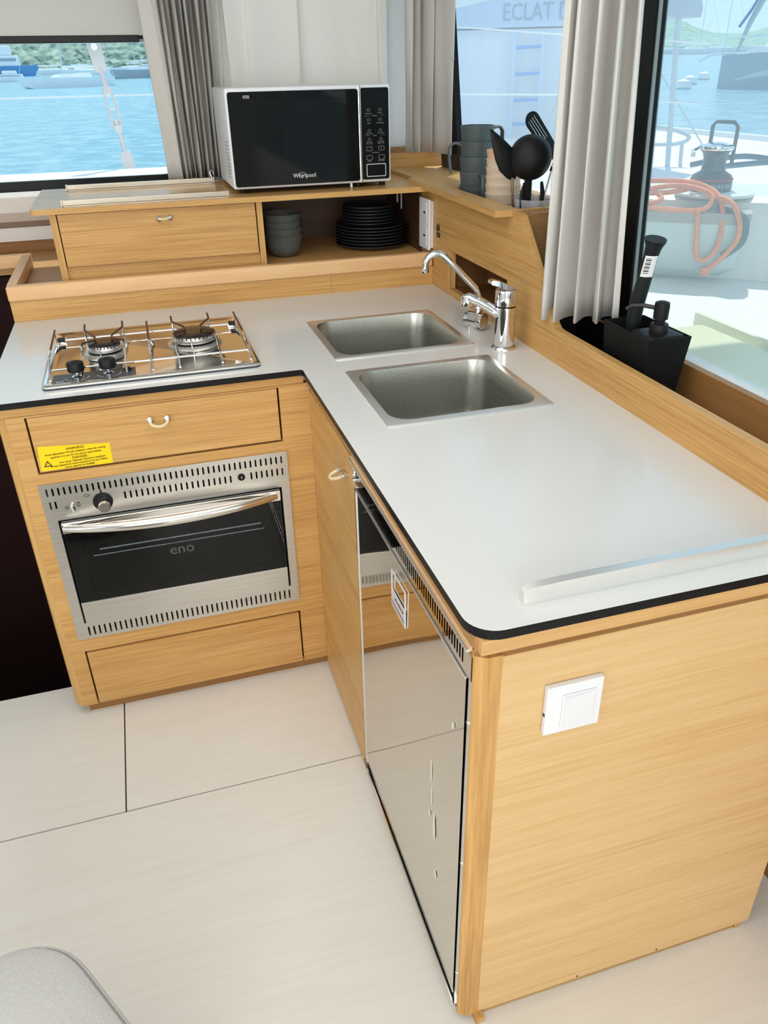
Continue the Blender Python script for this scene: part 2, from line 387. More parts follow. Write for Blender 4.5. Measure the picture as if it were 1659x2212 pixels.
obj('toe_kick', bx(-.645, .03, YF+.016, YF+.034, 0.0, .034), WDK, cab)
obj('toe_return', bx(-.645, -.63, YF+.035, .6, 0.0, .034), WDK, cab)
for z0, z1 in ((.70, .861), (.034, .262)): obj('dark_backing', bx(-.655, .0, YF+.022, YF+.03, z0, z1), DARK, cab)  # black sheets that make the drawer gaps read as shade
dr = obj('drawer', bx(-.6125, -.0625, YF-.001, YF+.019, .7255, .8565, .001), WX, cab)
loop_handle(dr, (-.357, YF-.008, .822), (-.319, YF-.008, .821), (0, -.018, -.012))
obj('drawer', bx(-.6145, -.0575, YF-.001, YF+.019, .0335, .2045, .001), WX, cab)
# warning label
st = tag(obj('warning_sticker', plate([(-.608, .7285), (-.454, .7265), (-.453, .7765), (-.6055, .7885)], [], YF-.0018, YF-.0012, 'y'), YEL), 'yellow warning sticker with black print on the upper drawer front above the oven', 'sticker')
yt = YF-.002
Mt = Matrix.Rotation(math.radians(-1.5), 3, 'Y') @ MY
def L(s, x, z, size=.0072): return (s, (x, yt, z), size, 'CENTER')
tilt = lambda x: -(x+.53)*.035
lines = [('WARNING', -.528, .7755, .0080), ('Avoid asphyxiation. Provide ventilation when the cooking', -.529, .7675, .0056), ('appliance is in use. Do not use for space heating', -.529, .7600, .0056),
         ('DANGER', -.522, .7525, .0080), ('Pour \u00e9viter l\'asphyxie. Assurez la ventilation', -.517, .7455, .0056), ('lorsque l\'appareil de cuisson fonctionne. Ne pas l\'utiliser', -.526, .7385, .0054), ('comme appareil de chauffage', -.526, .7320, .0056)]
obj('lettering', text_bm([L(s, x, z, sz) for s, x, z, sz in lines], Mt, .0001, .00012), BLACK, st)
tri = plate([(-.601, .738), (-.583, .738), (-.592, .753)], [[(-.5975, .7400), (-.5865, .7400), (-.592, .7493)]], yt-.0001, yt+.0001, 'y')
obj('warning_triangle', merge(tri, text_bm([('!', (-.592, yt, .7435), .0085, 'CENTER')], MY, .0001)), BLACK, st)

# ================================================================== OVEN
ov = thing('oven', 'stainless steel built-in oven with black glass door below the hob', 'oven', (-.34, .01, .25))
Y0 = .0085
holes = [rect(-.6015, -.0725, .3005, .6)]
for i in range(44): holes.append(slot(-.6095+i*(.542/43), .6745, .0042, .020))
for i in range(2): holes.append(slot(-.6085+i*.0115, .641, .0042, .020))
for i in range(20): holes.append(slot(-.4425+i*.01305, .6415, .0042, .020))
for i in range(7): holes.append(slot(-.144+i*.0128, .6425, .0042, .020))
for i in range(41): holes.append(slot(-.5945+i*.0129, .275, .0042, .028))
obj('face_panel', plate(rect(-.625, -.052, .2515, .6955), holes, Y0-.0015, Y0+.0025, 'y'), STEEL, ov)
obj('cavity', merge(bx(-.619, -.600, Y0+.003, .4, .257, .690), bx(-.074, -.058, Y0+.003, .4, .257, .690), bx(-.604, -.068, .39, .40, .27, .676), bx(-.604, -.068, .05, .4, .27, .298), bx(-.604, -.068, .05, .4, .602, .676), bx(-.619, -.058, .028, .05, .604, .690), bx(-.619, -.058, .028, .05, .257, .297)), mat('oven_black', (.012, .012, .013), .5), ov)
dr = obj('door', merge(plate(rect(-.594, -.080, .312, .5985), [rect(-.56, -.11, .39, .57)], -.008, .006, 'y')), mat('door_black', (.008, .009, .01), .15), ov)
obj('door_glass', bx(-.592, -.082, -.0105, -.0085, .372, .580), OVGLASS, dr)
obj('top_strip', bx(-.594, -.080, -.0115, -.006, .5725, .5985, .0008), STEELP, dr)
obj('lower_strip', bx(-.594, -.080, -.0115, -.006, .312, .3735, .0008), STEEL, dr, label='brushed steel strip under the door glass')
pts, rad = [], []
for i in range(25):
    t = i/24; x = -.590+t*.500; s = math.sin(PI*t)
    pts.append((x, -.014-.040*s**.8, .5875+.002*s)); rad.append(.0065+.0065*s**.6)
obj('handle', add_tube(bm_new(), pts, 0, 14, radii=rad, sy=1.1), STEELP, dr, True, label='bowed polished steel handle bar')
rk = obj('shelf_rack', add_tube(add_tube(bm_new(), [(-.53, .05, .483), (-.13, .05, .483)], .004, 8), [(-.55, .07, .455), (-.12, .07, .455)], .003, 8), STEELP, ov)
bmr = bm_new()
for i in range(14): add_tube(bmr, [(-.52+i*.03, .06, .462), (-.52+i*.03, .36, .462)], .0015, 6)
obj('rack_wires', bmr, STEELP, rk)
for sx in (-.595, -.077):
    b = bm_new()
    for k in range(4): add_tube(b, [(sx, .06, .47-k*.028), (sx+(.03 if sx < -.3 else -.03), .10, .475-k*.028)], .0025, 6)
    obj('side_runner', b, STEELP, ov)
obj('lettering', text_bm([('eno', (-.335, -.0112, .482), .040, 'CENTER')], MY, .0002), mat('dim_print', (.09, .1, .1), .5), dr)
kb = obj('knob', lathe([(0, -.004), (.0135, -.004), (.0135, .020), (.012, .023), (0, .023)], (-.492, Y0-.004, .6285), 28, (0, -1, 0)), STEELP, ov, True, label='silver oven dial on a black disc')
obj('knob_disc', lathe([(0, 0), (.0225, 0), (.0225, .0035), (0, .0035)], (-.494, Y0-.001, .634), 32, (0, -1, 0)), BPLAST, kb, True)
obj('pointer', bx(-.4965, -.4925, Y0-.0035, Y0-.002, .651, .664, .0008), BPLAST, kb)
lv = obj('timer_lever', add_tube(bm_new(), [(-.563, Y0, .636), (-.563, Y0-.012, .634), (-.559, Y0-.016, .622)], .0028, 8), CHROME, ov, True)
obj('lever_slot', bx(-.566, -.558, Y0-.002, Y0-.0012, .620, .630), BPLAST, lv)
obj('timer_marks', merge(plate(rect(-.551, -.545, .630, .641), [rect(-.5497, -.5463, .6315, .6395)], Y0-.002, Y0-.0013, 'y'), plate(rect(-.578, -.571, .627, .634), [rect(-.5767, -.5723, .6285, .633)], Y0-.002, Y0-.0013, 'y')), BPLAST, ov)
c = (-.5265, .6545); ell = [(c[0]+.0065*math.cos(a*PI/10), c[1]+.0032*math.sin(a*PI/10)) for a in range(20)]; ell2 = [(c[0]+.0052*math.cos(a*PI/10), c[1]+.0022*math.sin(a*PI/10)) for a in range(20)]
obj('oval_mark', plate(ell, [ell2], Y0-.002, Y0-.0013, 'y'), BPLAST, ov)
ig = obj('ignition_button', lathe([(0, 0), (.009, 0), (.009, .003), (.0065, .0032), (.0065, .0045), (0, .0045)], (-.1685, Y0-.001, .6435), 24, (0, -1, 0)), BPLAST, ov, True)
obj('spark_mark', plate([(-.1690, .6400), (-.1668, .6442), (-.1682, .6442), (-.1670, .6478), (-.1700, .6432), (-.1686, .6432)], [], Y0-.0062, Y0-.0056, 'y'), WHITE, ig)

# ================================================================== RIGHT (SINK) CABINET
XF = .0134
sc = thing('sink_cabinet', 'oak peninsula cabinet under the twin sinks with a pale end panel', 'cabinet', (.32, -.55, 0))
d = obj('door', bx(XF, XF+.018, -.3945, -.017, .012, .845, .001), WY, sc)
loop_handle(d, (XF-.008, -.330, .795), (XF-.008, -.360, .795), (-.024, .016, -.016))
obj('corner_filler', bx(XF, XF+.018, -.0145, YF, .012, .845, .0008), WY, sc)
obj('door_top_rail', bx(.008, .03, -1.022, .008, .8635, .8845, .001), wood('shaded_oak_y', 'y', (.48, .25, .085), (.36, .18, .055), (.54, .30, .11)), sc)  # darker oak tone carries the shadow on this rail
obj('recess_rail', bx(XF+.002, .035, -1.005, 0, .846, .863), wood('shaded_oak_y', 'y', (.40, .21, .08), (.33, .16, .055), (.45, .25, .1)), sc)
obj('corner_post', plate([(XF, -1.006), (XF+.002, -1.010), (.029, -1.0185), (.031, -1.0185), (.05, -1.0185), (.05, -1.006)], [], .014, .843, 'z'), WZ, sc)
obj('end_panel', bx(.0315, .630, -1.018, -.998, .016, .840, .0008), WPALE, sc, label='pale oak end panel with horizontal grain')
obj('end_top_rail', bx(.012, .635, -1.0335, -.99, .862, .8845, .001), wood('rail_oak', 'x', (.66, .40, .16), (.52, .29, .10), (.74, .48, .22)), sc)
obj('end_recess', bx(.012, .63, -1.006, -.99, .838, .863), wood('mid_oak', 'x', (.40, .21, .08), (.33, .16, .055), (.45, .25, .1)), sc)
obj('end_toe_kick', bx(.06, .60, -1.014, -.995, 0, .017), wood('toe_oak', 'x', (.45, .30, .12), (.36, .22, .08), (.5, .33, .14)), sc)
obj('toe_block', bx(.602, .612, -1.0165, -.99, 0, .016), WZ, sc)
obj('toe_block', bx(.042, .058, -1.03, -.99, 0, .015), WZ, sc)
for x in (.25, .42): obj('screw', lathe([(0, 0), (.002, 0), (.002, .0005), (0, .0005)], (x, -1.018, .022), 10, (0, -1, 0)), BPLAST, sc)
obj('side_panel', bx(.612, .630, -.998, .6, .0, .862), WY, sc)
obj('dark_backing', bx(.045, .05, -.40, .0, .0, .75), DARK, sc)
sw_ = thing('light_switch', 'white square light switch on the pale oak end panel', 'switch', (.158, -1.018, .687))
obj('switch_plate', bx(.1155, .2015, -1.028, -1.0185, .688, .774, .002), WPLAST, sw_)
obj('switch_surround', bx(.139, .190, -1.0305, -1.0282, .700, .758, .001), WPLAST, sw_)
rk = obj('rocker', loft([[(.141, -1.0306, .702), (.188, -1.0306, .702), (.188, -1.0306, .756), (.141, -1.0306, .756)], [(.142, -1.036, .703), (.187, -1.032, .703), (.187, -1.032, .755), (.142, -1.036, .755)]]), WPLAST, sw_)
obj('pry_notch', bx(.1148, .1160, -1.026, -1.022, .722, .727), BLACK, sw_)

# ================================================================== FRIDGE
fr = thing('fridge', 'mirror-polished stainless fridge front built in under the counter', 'fridge', (.2, -.7, 0))
obj('body', bx(.045, .58, -.985, -.42, .03, .835), DARK, fr)
hs = []
for i in range(57): hs.append(slot(-.974+i*.00975, .8205, .0052, .030))
obj('vent_grille', plate(rect(-1.0035, -.398, .796, .8465), hs, XF-.001, XF+.003, 'x'), MIRROR, fr)
obj('top_lip', bx(XF-.009, XF+.005, -1.0035, -.398, .8468, .8510, .001), SATIN, fr)
obj('lipping', bx(XF-.004, XF+.005, -1.006, -.398, .8512, .8560, .001), WLY, fr)
j = obj('door_jamb', bx(XF+.001, XF+.010, -1.0035, -.9915, .03, .7935), STEELP, fr)
for z in (.715, .417, .12): obj('screw', lathe([(0, 0), (.0035, 0), (.0035, .0012), (.0015, .0014), (0, .0010)], (XF+.001, -.9975, z), 14, (-1, 0, 0)), CHROME, j, True)
j = obj('door_jamb', bx(XF+.001, XF+.010, -.414, -.398, .03, .7935), STEELP, fr)
for z in (.66, .35, .08): obj('screw', lathe([(0, 0), (.0035, 0), (.0035, .0012), (0, .0012)], (XF+.001, -.406, z), 14, (-1, 0, 0)), CHROME, j, True)
# door: gently bowed mirror sheet
bm = bm_new(); ny, nz_ = 24, 24; grid = []
for i in range(ny+1):
    row = []
    for k in range(nz_+1):
        u, v = i/ny, k/nz_
        bow = .0022*(1-(2*u-1)**2)*(1-(2*v-1)**4)
        row.append(bm.verts.new((XF-.001-bow, -.989+u*.571, .046+v*.744)))
    grid.append(row)
for i in range(ny):
    for k in range(nz_): bm.faces.new((grid[i][k], grid[i][k+1], grid[i+1][k+1], grid[i+1][k]))
fd = obj('door', merge(bm, bx(XF, XF+.012, -.989, -.418, .046, .790)), MIRROR, fr, True)
obj('door_edge', merge(bx(XF-.003, XF+.002, -.989, -.418, .789, .7925), bx(XF-.003, XF+.002, -.4215, -.418, .046, .7925)), SATIN, fd)
obj('sill_lip', bx(XF-.006, XF+.012, -1.0035, -.398, .026, .036, .001), STEELP, fr)
obj('sill_gap', bx(XF+.004, XF+.012, -1.0035, -.398, .036, .047), BLACK, fr)
obj('kick_strip', bx(XF+.004, XF+.016, -1.0, -.398, .0, .026), MIRROR, fr)
# badge
bd = obj('badge', plate(rect(-.737, -.662, .687, .760), [rect(-.7350, -.6640, .7205, .7580)], XF-.0055, XF-.0035, 'x'), mat('badge_white', (.8, .8, .82), .25, .3), fd, label='white framed badge stuck on the fridge door')
obj('badge_band', bx(XF-.0062, XF-.0054, -.7335, -.6655, .694, .700), mat('badge_grey', (.25, .27, .3), .4), bd)
b = bm_new()
for k, y in enumerate((-.687, -.692, -.699, -.7065, -.7115, -.717, -.725, -.7265)): add_box(b, XF-.0062, XF-.0054, y-.0014, y+.0014, .7105, .7135 if k % 3 else .7150)
obj('badge_print', b, BLACK, bd)
# dried drip stains
STAINS = ((-.868, .460, .515, .0022), (-.872, .405, .458, .0016), (-.886, .336, .405, .0062), (-.864, .374, .388, .004), (-.896, .248, .268, .005), (-.954, .664, .678, .003))
b = bm_new()
for (yy, z0, z1, w) in STAINS:
    m_ = (z0+z1)/2; hh = z1-z0; add = [(yy, z0), (yy+w*.7, z0+hh*.25), (yy+w, z0+hh*.5), (yy+w*.6, z0+hh*.72), (yy, z1), (yy-w*.5, z0+hh*.75), (yy-w*.8, z0+hh*.5), (yy-w*.9, z0+hh*.28)]
    obj('drip_stain', plate(add, [], XF-.0042, XF-.0036, 'x'), mat('dried_drip', (.8, .78, .7), .7), fd)

# ================================================================== COUNTERTOP
ct = thing('countertop', 'pale grey L-shaped laminate worktop with a black edge', 'countertop', (0, 0, .885))
def arc(cx, cy, r, a0, a1, n=8): return [(cx+r*math.cos(math.radians(a0+(a1-a0)*i/n)), cy+r*math.sin(math.radians(a0+(a1-a0)*i/n))) for i in range(n+1)]
outline = [(-.69, .671), (-.69, 0)] + arc(-.008, -.008, .008, 90, 0, 4) + arc(.042, -.9945, .042, 180, 270, 8) + [(.5655, -1.0365), (.5655, .671)]
holes = [rrect(.099, .435, .046, .362, .045), rrect(.099, .432, -.381, -.070, .045), rect(-.55, -.11, .075, .45)]
obj('surface', plate(outline, holes, .8995, .9001, 'z'), COUNTER, ct)
obj('edge_band', plate(outline, holes, .8852, .8994, 'z'), BLACK, ct, label='black edge under the grey surface')
gr = thing('grab_rail', 'flat brushed steel rail along the near end of the worktop', 'rail', (.3, -.99, .9))
rl = []
for x, hh, ww in ((.084, .0005, .006), (.085, .018, .007), (.095, .0225, .0085), (.14, .0245, .009), (.30, .025, .009), (.55, .025, .009)):
    yc = -.990 if x < .5 else -.990
    rl.append([(x, yc-ww, .9003), (x, yc+ww, .9003), (x, yc+ww*.75, .9003+hh), (x, yc-ww*.75, .9003+hh)])
obj('bar', loft(rl), SATIN, gr, True)

# ================================================================== SINKS
def sink(x0, x1, y0, y1, lab):
    t = thing('sink', lab, 'sink', ((x0+x1)/2, (y0+y1)/2, .74), 'stainless sinks in the worktop')
    out = rrect(x0, x1, y0, y1, .008, 6); inn = rrect(x0+.018, x1-.018, y0+.020, y1-.020, .045, 6)
    o2 = rrect(x0+.003, x1-.003, y0+.003, y1-.003, .006, 6)
    bm = loft([[(x, y, .9003) for x, y in out], [(x, y, .9025) for x, y in out], [(x, y, .9040) for x, y in o2], [(x, y, .9032) for x, y in inn]], False, False)
    obj('rim', bm, SATIN, t, True)
    rings = []
    for dd, z, rr in ((0, .9032, .045), (.0012, .8995, .045), (.004, .86, .045), (.010, .79, .046), (.014, .765, .05), (.028, .750, .055), (.05, .745, .05)):
        rings.append([(x, y, z) for x, y in rrect(x0+.018+dd, x1-.018-dd, y0+.020+dd, y1-.020-dd, rr, 6)])
    bb = loft(rings, False, True)
    obj('basin', bb, SINKM, t, True)
    cx, cy = (x0+x1)/2, (y0+y1)/2
    obj('drain', lathe([(.0, .7445), (.018, .7450), (.028, .7475), (.034, .7480), (.036, .7455)], (cx, cy, 0), 28), CHROME, t, True)
    return t
sink(.087, .447, .032, .376, 'rear stainless sink, nearer the back wall')
sink(.087, .444, -.395, -.056, 'front stainless sink, nearer the camera')

# ================================================================== HOB
hb = thing('gas_hob', 'two-burner stainless gas hob with black knobs set in the worktop', 'hob', (-.33, .265, .9))
obj('gasket', plate(rrect(-.573, -.088, .048, .480, .014), [], .9003, .9045, 'z'), mat('grey_gasket', (.03, .045, .055), .5), hb)
def rr3(x0, x1, y0, y1, r, z): return [(x, y, z) for x, y in rrect(x0, x1, y0, y1, r, 6)]
obj('tray', loft([rr3(-.573, -.088, .048, .480, .014, .9045), rr3(-.573, -.088, .048, .480, .014, .9085), rr3(-.569, -.092, .052, .476, .012, .911), rr3(-.560, -.101, .061, .467, .012, .911), rr3(-.554, -.107, .067, .461, .012, .9072)], True, True), STEELP, hb, True)
cp = obj('control_panel', bx(-.552, -.371, .070, .128, .9074, .9088, .0005), mat('slate_panel', (.035, .045, .055), .35), hb)
b = bm_new()
for cx, cy in ((-.499, .096), (-.430, .098)):
    for k in range(11):
        a = math.radians(190+k*17); add_box(b, cx+.0255*math.cos(a)-.0011, cx+.0255*math.cos(a)+.0011, cy+.021*math.sin(a)-.001, cy+.021*math.sin(a)+.001, .9088, .9091)
obj('dial_marks', b, WHITE, cp)
obj('lettering', text_bm([('eno', (-.535, .076, .909), .012, 'CENTER')], MZ, .0001), WHITE, cp)
for cx, cy in ((-.499, .100), (-.430, .102)):
    k = obj('knob', lathe([(0, .9225), (.017, .9225), (.0185, .924), (.019, .940), (.0175, .943), (.006, .946), (0, .9475)], (cx, cy, 0), 28), BPLAST, hb, True, label='round black hob knob')
    obj('knob_stem', lathe([(.012, .9088), (.012, .9105), (.0055, .912), (.0055, .9225)], (cx, cy, 0), 20), CHROME, k, True)
obj('ignition_button', lathe([(0, .9088), (.010, .9088), (.010, .9105), (.006, .911), (.006, .9145), (0, .9145)], (-.388, .112, 0), 20), BPLAST, hb, True)
def burner(cx, cy, r, lab):
    q = obj('burner', lathe([(r*1.28, .9072), (r*1.3, .911), (r*1.2, .9145), (r*1.02, .9155), (r*.95, .9165)], (cx, cy, 0), 40), ALU, hb, True, label=lab)
    obj('flame_slot', lathe([(r*.98, .9160), (r*1.06, .9165), (r*1.06, .9195), (r*.98, .92)], (cx, cy, 0), 40), BLACK, q, True)
    obj('burner_cup', lathe([(r*1.12, .9195), (r*1.13, .9225), (r*1.02, .925), (r*.95, .929), (r*.93, .934)], (cx, cy, 0), 40), ALU, q, True)
    bb = lathe([(r*.93, .932), (r*1.0, .9335), (r*1.0, .9365), (r*.9, .939), (r*.45, .9395), (0, .9388)], (cx, cy, 0), 40)
    obj('burner_cap', bb, mat('burner_enamel', (.02, .011, .009), .25), q, True)
    b = bm_new()
    for k in range(28):
        a = 2*PI*k/28; p = Vector((cx+r*.95*math.cos(a), cy+r*.95*math.sin(a), .9325)); add_box(b, p.x-.0012, p.x+.0012, p.y-.0012, p.y+.0012, .928, .934)
    obj('flame_ports', b, BLACK, q)
    obj('igniter_pin', lathe([(.002, .911), (.002, .931), (0, .932)], (cx-.01, cy-r*1.18, 0), 8), STEELP, q)
burner(-.438, .262, .038, 'small left burner'); burner(-.222, .272, .051, 'large right burner')
pg = obj('pan_support', add_tube(bm_new(), [(-.552, .120, .9235), (-.104, .120, .9235)], .0025, 8), CHROME, hb, True, label='wire pan support with raised prongs')
obj('rear_rod', add_tube(bm_new(), [(-.552, .365, .922), (-.104, .365, .922)], .0025, 8), CHROME, pg, True)
def rod(pts, m1, m2, split):
    obj('burnt_rod', add_tube(bm_new(), pts[:split+1], .0026, 8), BURNT, pg, True); obj('rod_end', add_tube(bm_new(), pts[split:], .0026, 8), CHROME, pg, True)
for x, yb, ym in ((-.556, .372, .20), (-.332, .375, .205), (-.106, .385, .20)):
    rod([(x, yb, .946), (x, ym, .9455), (x, .15, .938), (x, .100, .920), (x, .083, .9110)], 0, 0, 1)
for cx, cy, r in ((-.438, .262, .038), (-.222, .272, .051)):
    for s in (-1, 1):
        w = .046 if r < .04 else .047
        rod([(cx+s*w, .384, .950), (cx+s*w, .350, .9455), (cx+s*.020, cy+.020, .9455), (cx+s*.020, cy-.010, .9455), (cx+s*(w+.002), cy-.030, .9455), (cx+s*(w+.002), .205, .944), (cx+s*(w+.002), .165, .938), (cx+s*(w+.002), .115, .921), (cx+s*(w+.002), .080, .9110)], 0, 0, 5)
for x, y in ((-.556, .345), (-.485, .352), (-.392, .352), (-.332, .352), (-.268, .352), (-.176, .352), (-.106, .352)):
    obj('foot', add_tube(bm_new(), [(x, y, .944), (x, y+.005, .925), (x, y+.005, .9085)], .0022, 8), CHROME, pg, True)
for x in (-.545, -.115):
    obj('hinge_lug', bx(x-.012, x+.012, .375, .40, .9073, .920, .003), STEELP, hb, True)
    obj('rubber_pad', bx(x-.009, x+.009, .358, .372, .9175, .9275, .002), BPLAST, pg)

# ================================================================== FAUCET AND FILTER TAP
fc = thing('mixer_tap', 'chrome single-lever mixer tap on the worktop beside the sinks', 'tap', (.502, -.014, .9))
obj('base_ring', lathe([(0, .9003), (.031, .9003), (.031, .903), (.028, .907), (.026, .908)], (.502, -.014, 0), 40), CHROME, fc, True)
obj('body', lathe([(.0245, .906), (.0255, .92), (.0255, 1.003), (.024, 1.0035)], (.502, -.014, 0), 40), CHROME, fc, True)
obj('joint', lathe([(.0235, 1.0035), (.0235, 1.0065)], (.502, -.014, 0), 32), BLACK, fc)
obj('spout_arm', add_tube(bm_new(), [(.507, -.014, .975), (.487, -.010, .985), (.460, -.003, 1.004), (.435, .005, 1.019), (.415, .010, 1.026), (.403, .013, 1.026)], 0, 16, radii=[.017, .017, .0165, .016, .0155, .009], sy=.75), CHROME, fc, True)
obj('aerator', lathe([(.0, .996), (.012, .996), (.0145, .998), (.0155, 1.010), (.0145, 1.018), (.008, 1.0225), (0, 1.0235)], (.412, .012, .010), 24), CHROME, fc, True)
hd = obj('head', lathe([(.0255, 1.0065), (.0262, 1.012), (.0262, 1.038), (.025, 1.043), (.016, 1.0455), (0, 1.046)], (.502, -.014, 0), 40), CHROME, fc, True)
lev = loft([[(.502+dx, -.012+y*w, z) for y, z in ((-1, zb), (1, zb), (.85, zt), (-.85, zt))] for dx, w, zb, zt in ((.02, .014, 1.040, 1.047), (.0, .017, 1.043, 1.054), (-.014, .016, 1.047, 1.062), (-.026, .0155, 1.053, 1.066), (-.038, .015, 1.058, 1.0685), (-.043, .012, 1.060, 1.067))])
obj('lever', lev, CHROME, hd, True, label='flat chrome lever on top')
obj('dial_mark', merge(plate([(-.0225+.004*math.cos(a*PI/8), 1.025+.004*math.sin(a*PI/8)) for a in range(16)], [[(-.0225+.0032*math.cos(a*PI/8), 1.025+.0032*math.sin(a*PI/8)) for a in range(16)]], .4749, .4755, 'x'), bx(.4752, .4758, -.018, -.013, 1.0105, 1.012), bx(.4752, .4758, -.004, .001, 1.0105, 1.012)), BLACK, hd)

ft = thing('filter_tap', 'thin chrome swan-neck tap behind the mixer tap, with a horizontal valve barrel', 'tap', (.51, .165, .9))
obj('valve_barrel', lathe([(0, -.028), (.019, -.028), (.020, -.026), (.020, .010), (.0175, .012), (.0175, .020), (.0205, .022), (.0205, .026), (0, .026)], (.498, .155, .926), 32, (.52, -.85, 0)), CHROME, ft, True)
obj('barrel_cap', lathe([(0, 0), (.0195, 0), (.0195, .0012), (0, .0012)], Vector((.498, .155, .926))-Vector((.52, -.85, 0)).normalized()*(-.0258), 32, (.52, -.85, 0)), STEEL, ft, True)
vf = obj('valve_foot', plate(rrect(-.014, .014, -.014, .014, .003), [], .9003, .912, 'z'), CHROME, ft)
vf.data.transform(Matrix.Translation((.492, .166, 0)))
obj('collar', lathe([(.0095, .940), (.010, .948), (.012, .951), (.012, .957), (.009, .961), (.0065, .964), (.0055, .97), (.0055, .985)], (.508, .160, 0), 24), CHROME, ft, True)
sp = [(.508, .160, .98), (.507, .161, .992), (.500, .163, 1.005), (.470, .168, 1.035), (.440, .173, 1.066), (.418, .178, 1.088)]
for i in range(1, 9):
    a = math.radians(45+i*17); sp.append((.398+.0285*math.cos(a)+.0, .184+i*.001, 1.068+.0285*math.sin(a)))
sp.append((sp[-1][0]-.0005, .192, sp[-1][2]-.008))
obj('swan_neck_spout', add_tube(bm_new(), sp, .0082, 14), CHROME, ft, True)
e_ = sp[-1]
obj('spout_nozzle', lathe([(0, -.010), (.0085, -.010), (.0098, -.008), (.0098, .002), (.008, .004)], e_, 20), CHROME, ft, True)

# ================================================================== BACKSPLASH, FIDDLE RAIL AND LEDGE
bs = tag(obj('backsplash', merge(bx(-.690, .232, .671, .689, .885, .957), bx(.2326, .5655, .671, .689, .885, .957)), WX), 'low oak upstand behind the hob and rear sink', 'backsplash')
fd_ = thing('fiddle_rail', 'rounded pale oak rail edging the ledge below the upper shelves', 'rail', (-.1, .67, .957))
obj('front_rail', bx(-.692, .5625, .663, .695, .9575, 1.0, .007, 3), WL, fd_, True)
obj('return_rail', bx(-.692, -.664, .696, 1.13, .965, 1.0, .004, 2), WLY, fd_, True)
obj('stair_rail', bx(-2.9, -.665, 1.131, 1.159, .96, 1.0, .004, 2), WL, fd_, True)
ld = tag(obj('ledge', plate([(-.675, .690), (.56, .690), (.56, 1.47), (-2.9, 1.47), (-2.9, 1.161), (-.675, 1.161)], [], .935, .958, 'z'), wood('ledge_oak', 'x', (.50, .27, .10), (.40, .20, .065), (.56, .33, .13))), 'oak ledge behind the rounded rail, left of the upper drawer', 'ledge')

# ================================================================== UPPER SHELF UNIT
us = thing('shelf_unit', 'oak upper unit with a flap drawer and open crockery shelf, under the microwave', 'cabinet', (0, .9, .958))
WTOP = wood('oak_gloss_top', 'x', rough=.25)
top = plate(arc(-.577, .713, .013, 180, 270, 4)+[(.560, .700), (.560, 1.16), (-.590, 1.16)], [], 1.1745, 1.1895, 'z')
obj('top_board', top, WTOP, us)
obj('left_side', bx(-.545, -.527, .722, 1.15, .959, 1.174), WZ, us)
obj('divider', bx(.029, .046, .722, 1.15, .972, 1.174), WZ, us)
SHADE_OAK = wood('shade_toned_oak', 'x', (.07, .035, .018), (.05, .024, .012), (.09, .045, .022))  # under-lit look of the shelf interior put into the oak colour
obj('right_side', bx(.556, .562, .78, 1.15, .959, 1.174), SHADE_OAK, us)
obj('back_panel', bx(-.527, .556, 1.14, 1.15, .959, 1.174), SHADE_OAK, us)
obj('shelf_floor', bx(.0465, .556, .722, 1.14, .970, .985), WX, us)
obj('bottom_rail', bx(-.527, .0285, .735, .75, .959, 1.026), WX, us)
fp = obj('drawer', bx(-.524, .0255, .722, .738, 1.029, 1.1705, .001), WX, us)
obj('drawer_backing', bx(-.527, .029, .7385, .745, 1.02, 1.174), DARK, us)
loop_handle(fp, (-.253, .714, 1.145), (-.222, .714, 1.147), (0, -.013, -.001))
# steel rails on top of the unit
TANST = noise_mat('tan_reflect_steel', (.34, .31, .25), (.44, .40, .33), (1, 60, 60), 8, 4, .3, 1.)  # tan tone stands in for surroundings mirrored in the rails
def fence(y0, lab, x0, x1):
    t = thing('steel_rail', lab, 'rail', ((x0+x1)/2, y0, 1.1895), 'low steel rails on the shelf unit')
    obj('bar', bx(x0, x1, y0-.003, y0+.004, 1.192, 1.207, .002), TANST, t)
    obj('base_flange', bx(x0+.004, x1-.004, y0+.0, y0+.014, 1.1897, 1.1922), TANST, t)
    for x in (x0+.001, x1-.001): obj('end_tab', bx(x-.0025, x+.0025, y0-.005, y0+.012, 1.1897, 1.208, .001), TANST, t)
fence(.726, 'front low steel rail on the shelf top left of the microwave', -.506, -.047)
fence(1.085, 'rear low steel rail on the shelf top, nearer the window', -.510, -.050)
hk = thing('wire_clip', 'small bent steel clip beside the left foot of the microwave', 'clip', (-.045, 1.12, 1.1895))
obj('wire', add_tube(bm_new(), [(-.045, 1.12, 1.192), (-.047, 1.12, 1.222), (-.053, 1.12, 1.226), (-.058, 1.12, 1.218), (-.050, 1.12, 1.194), (-.035, 1.11, 1.192)], .002, 8), CHROME, hk, True)

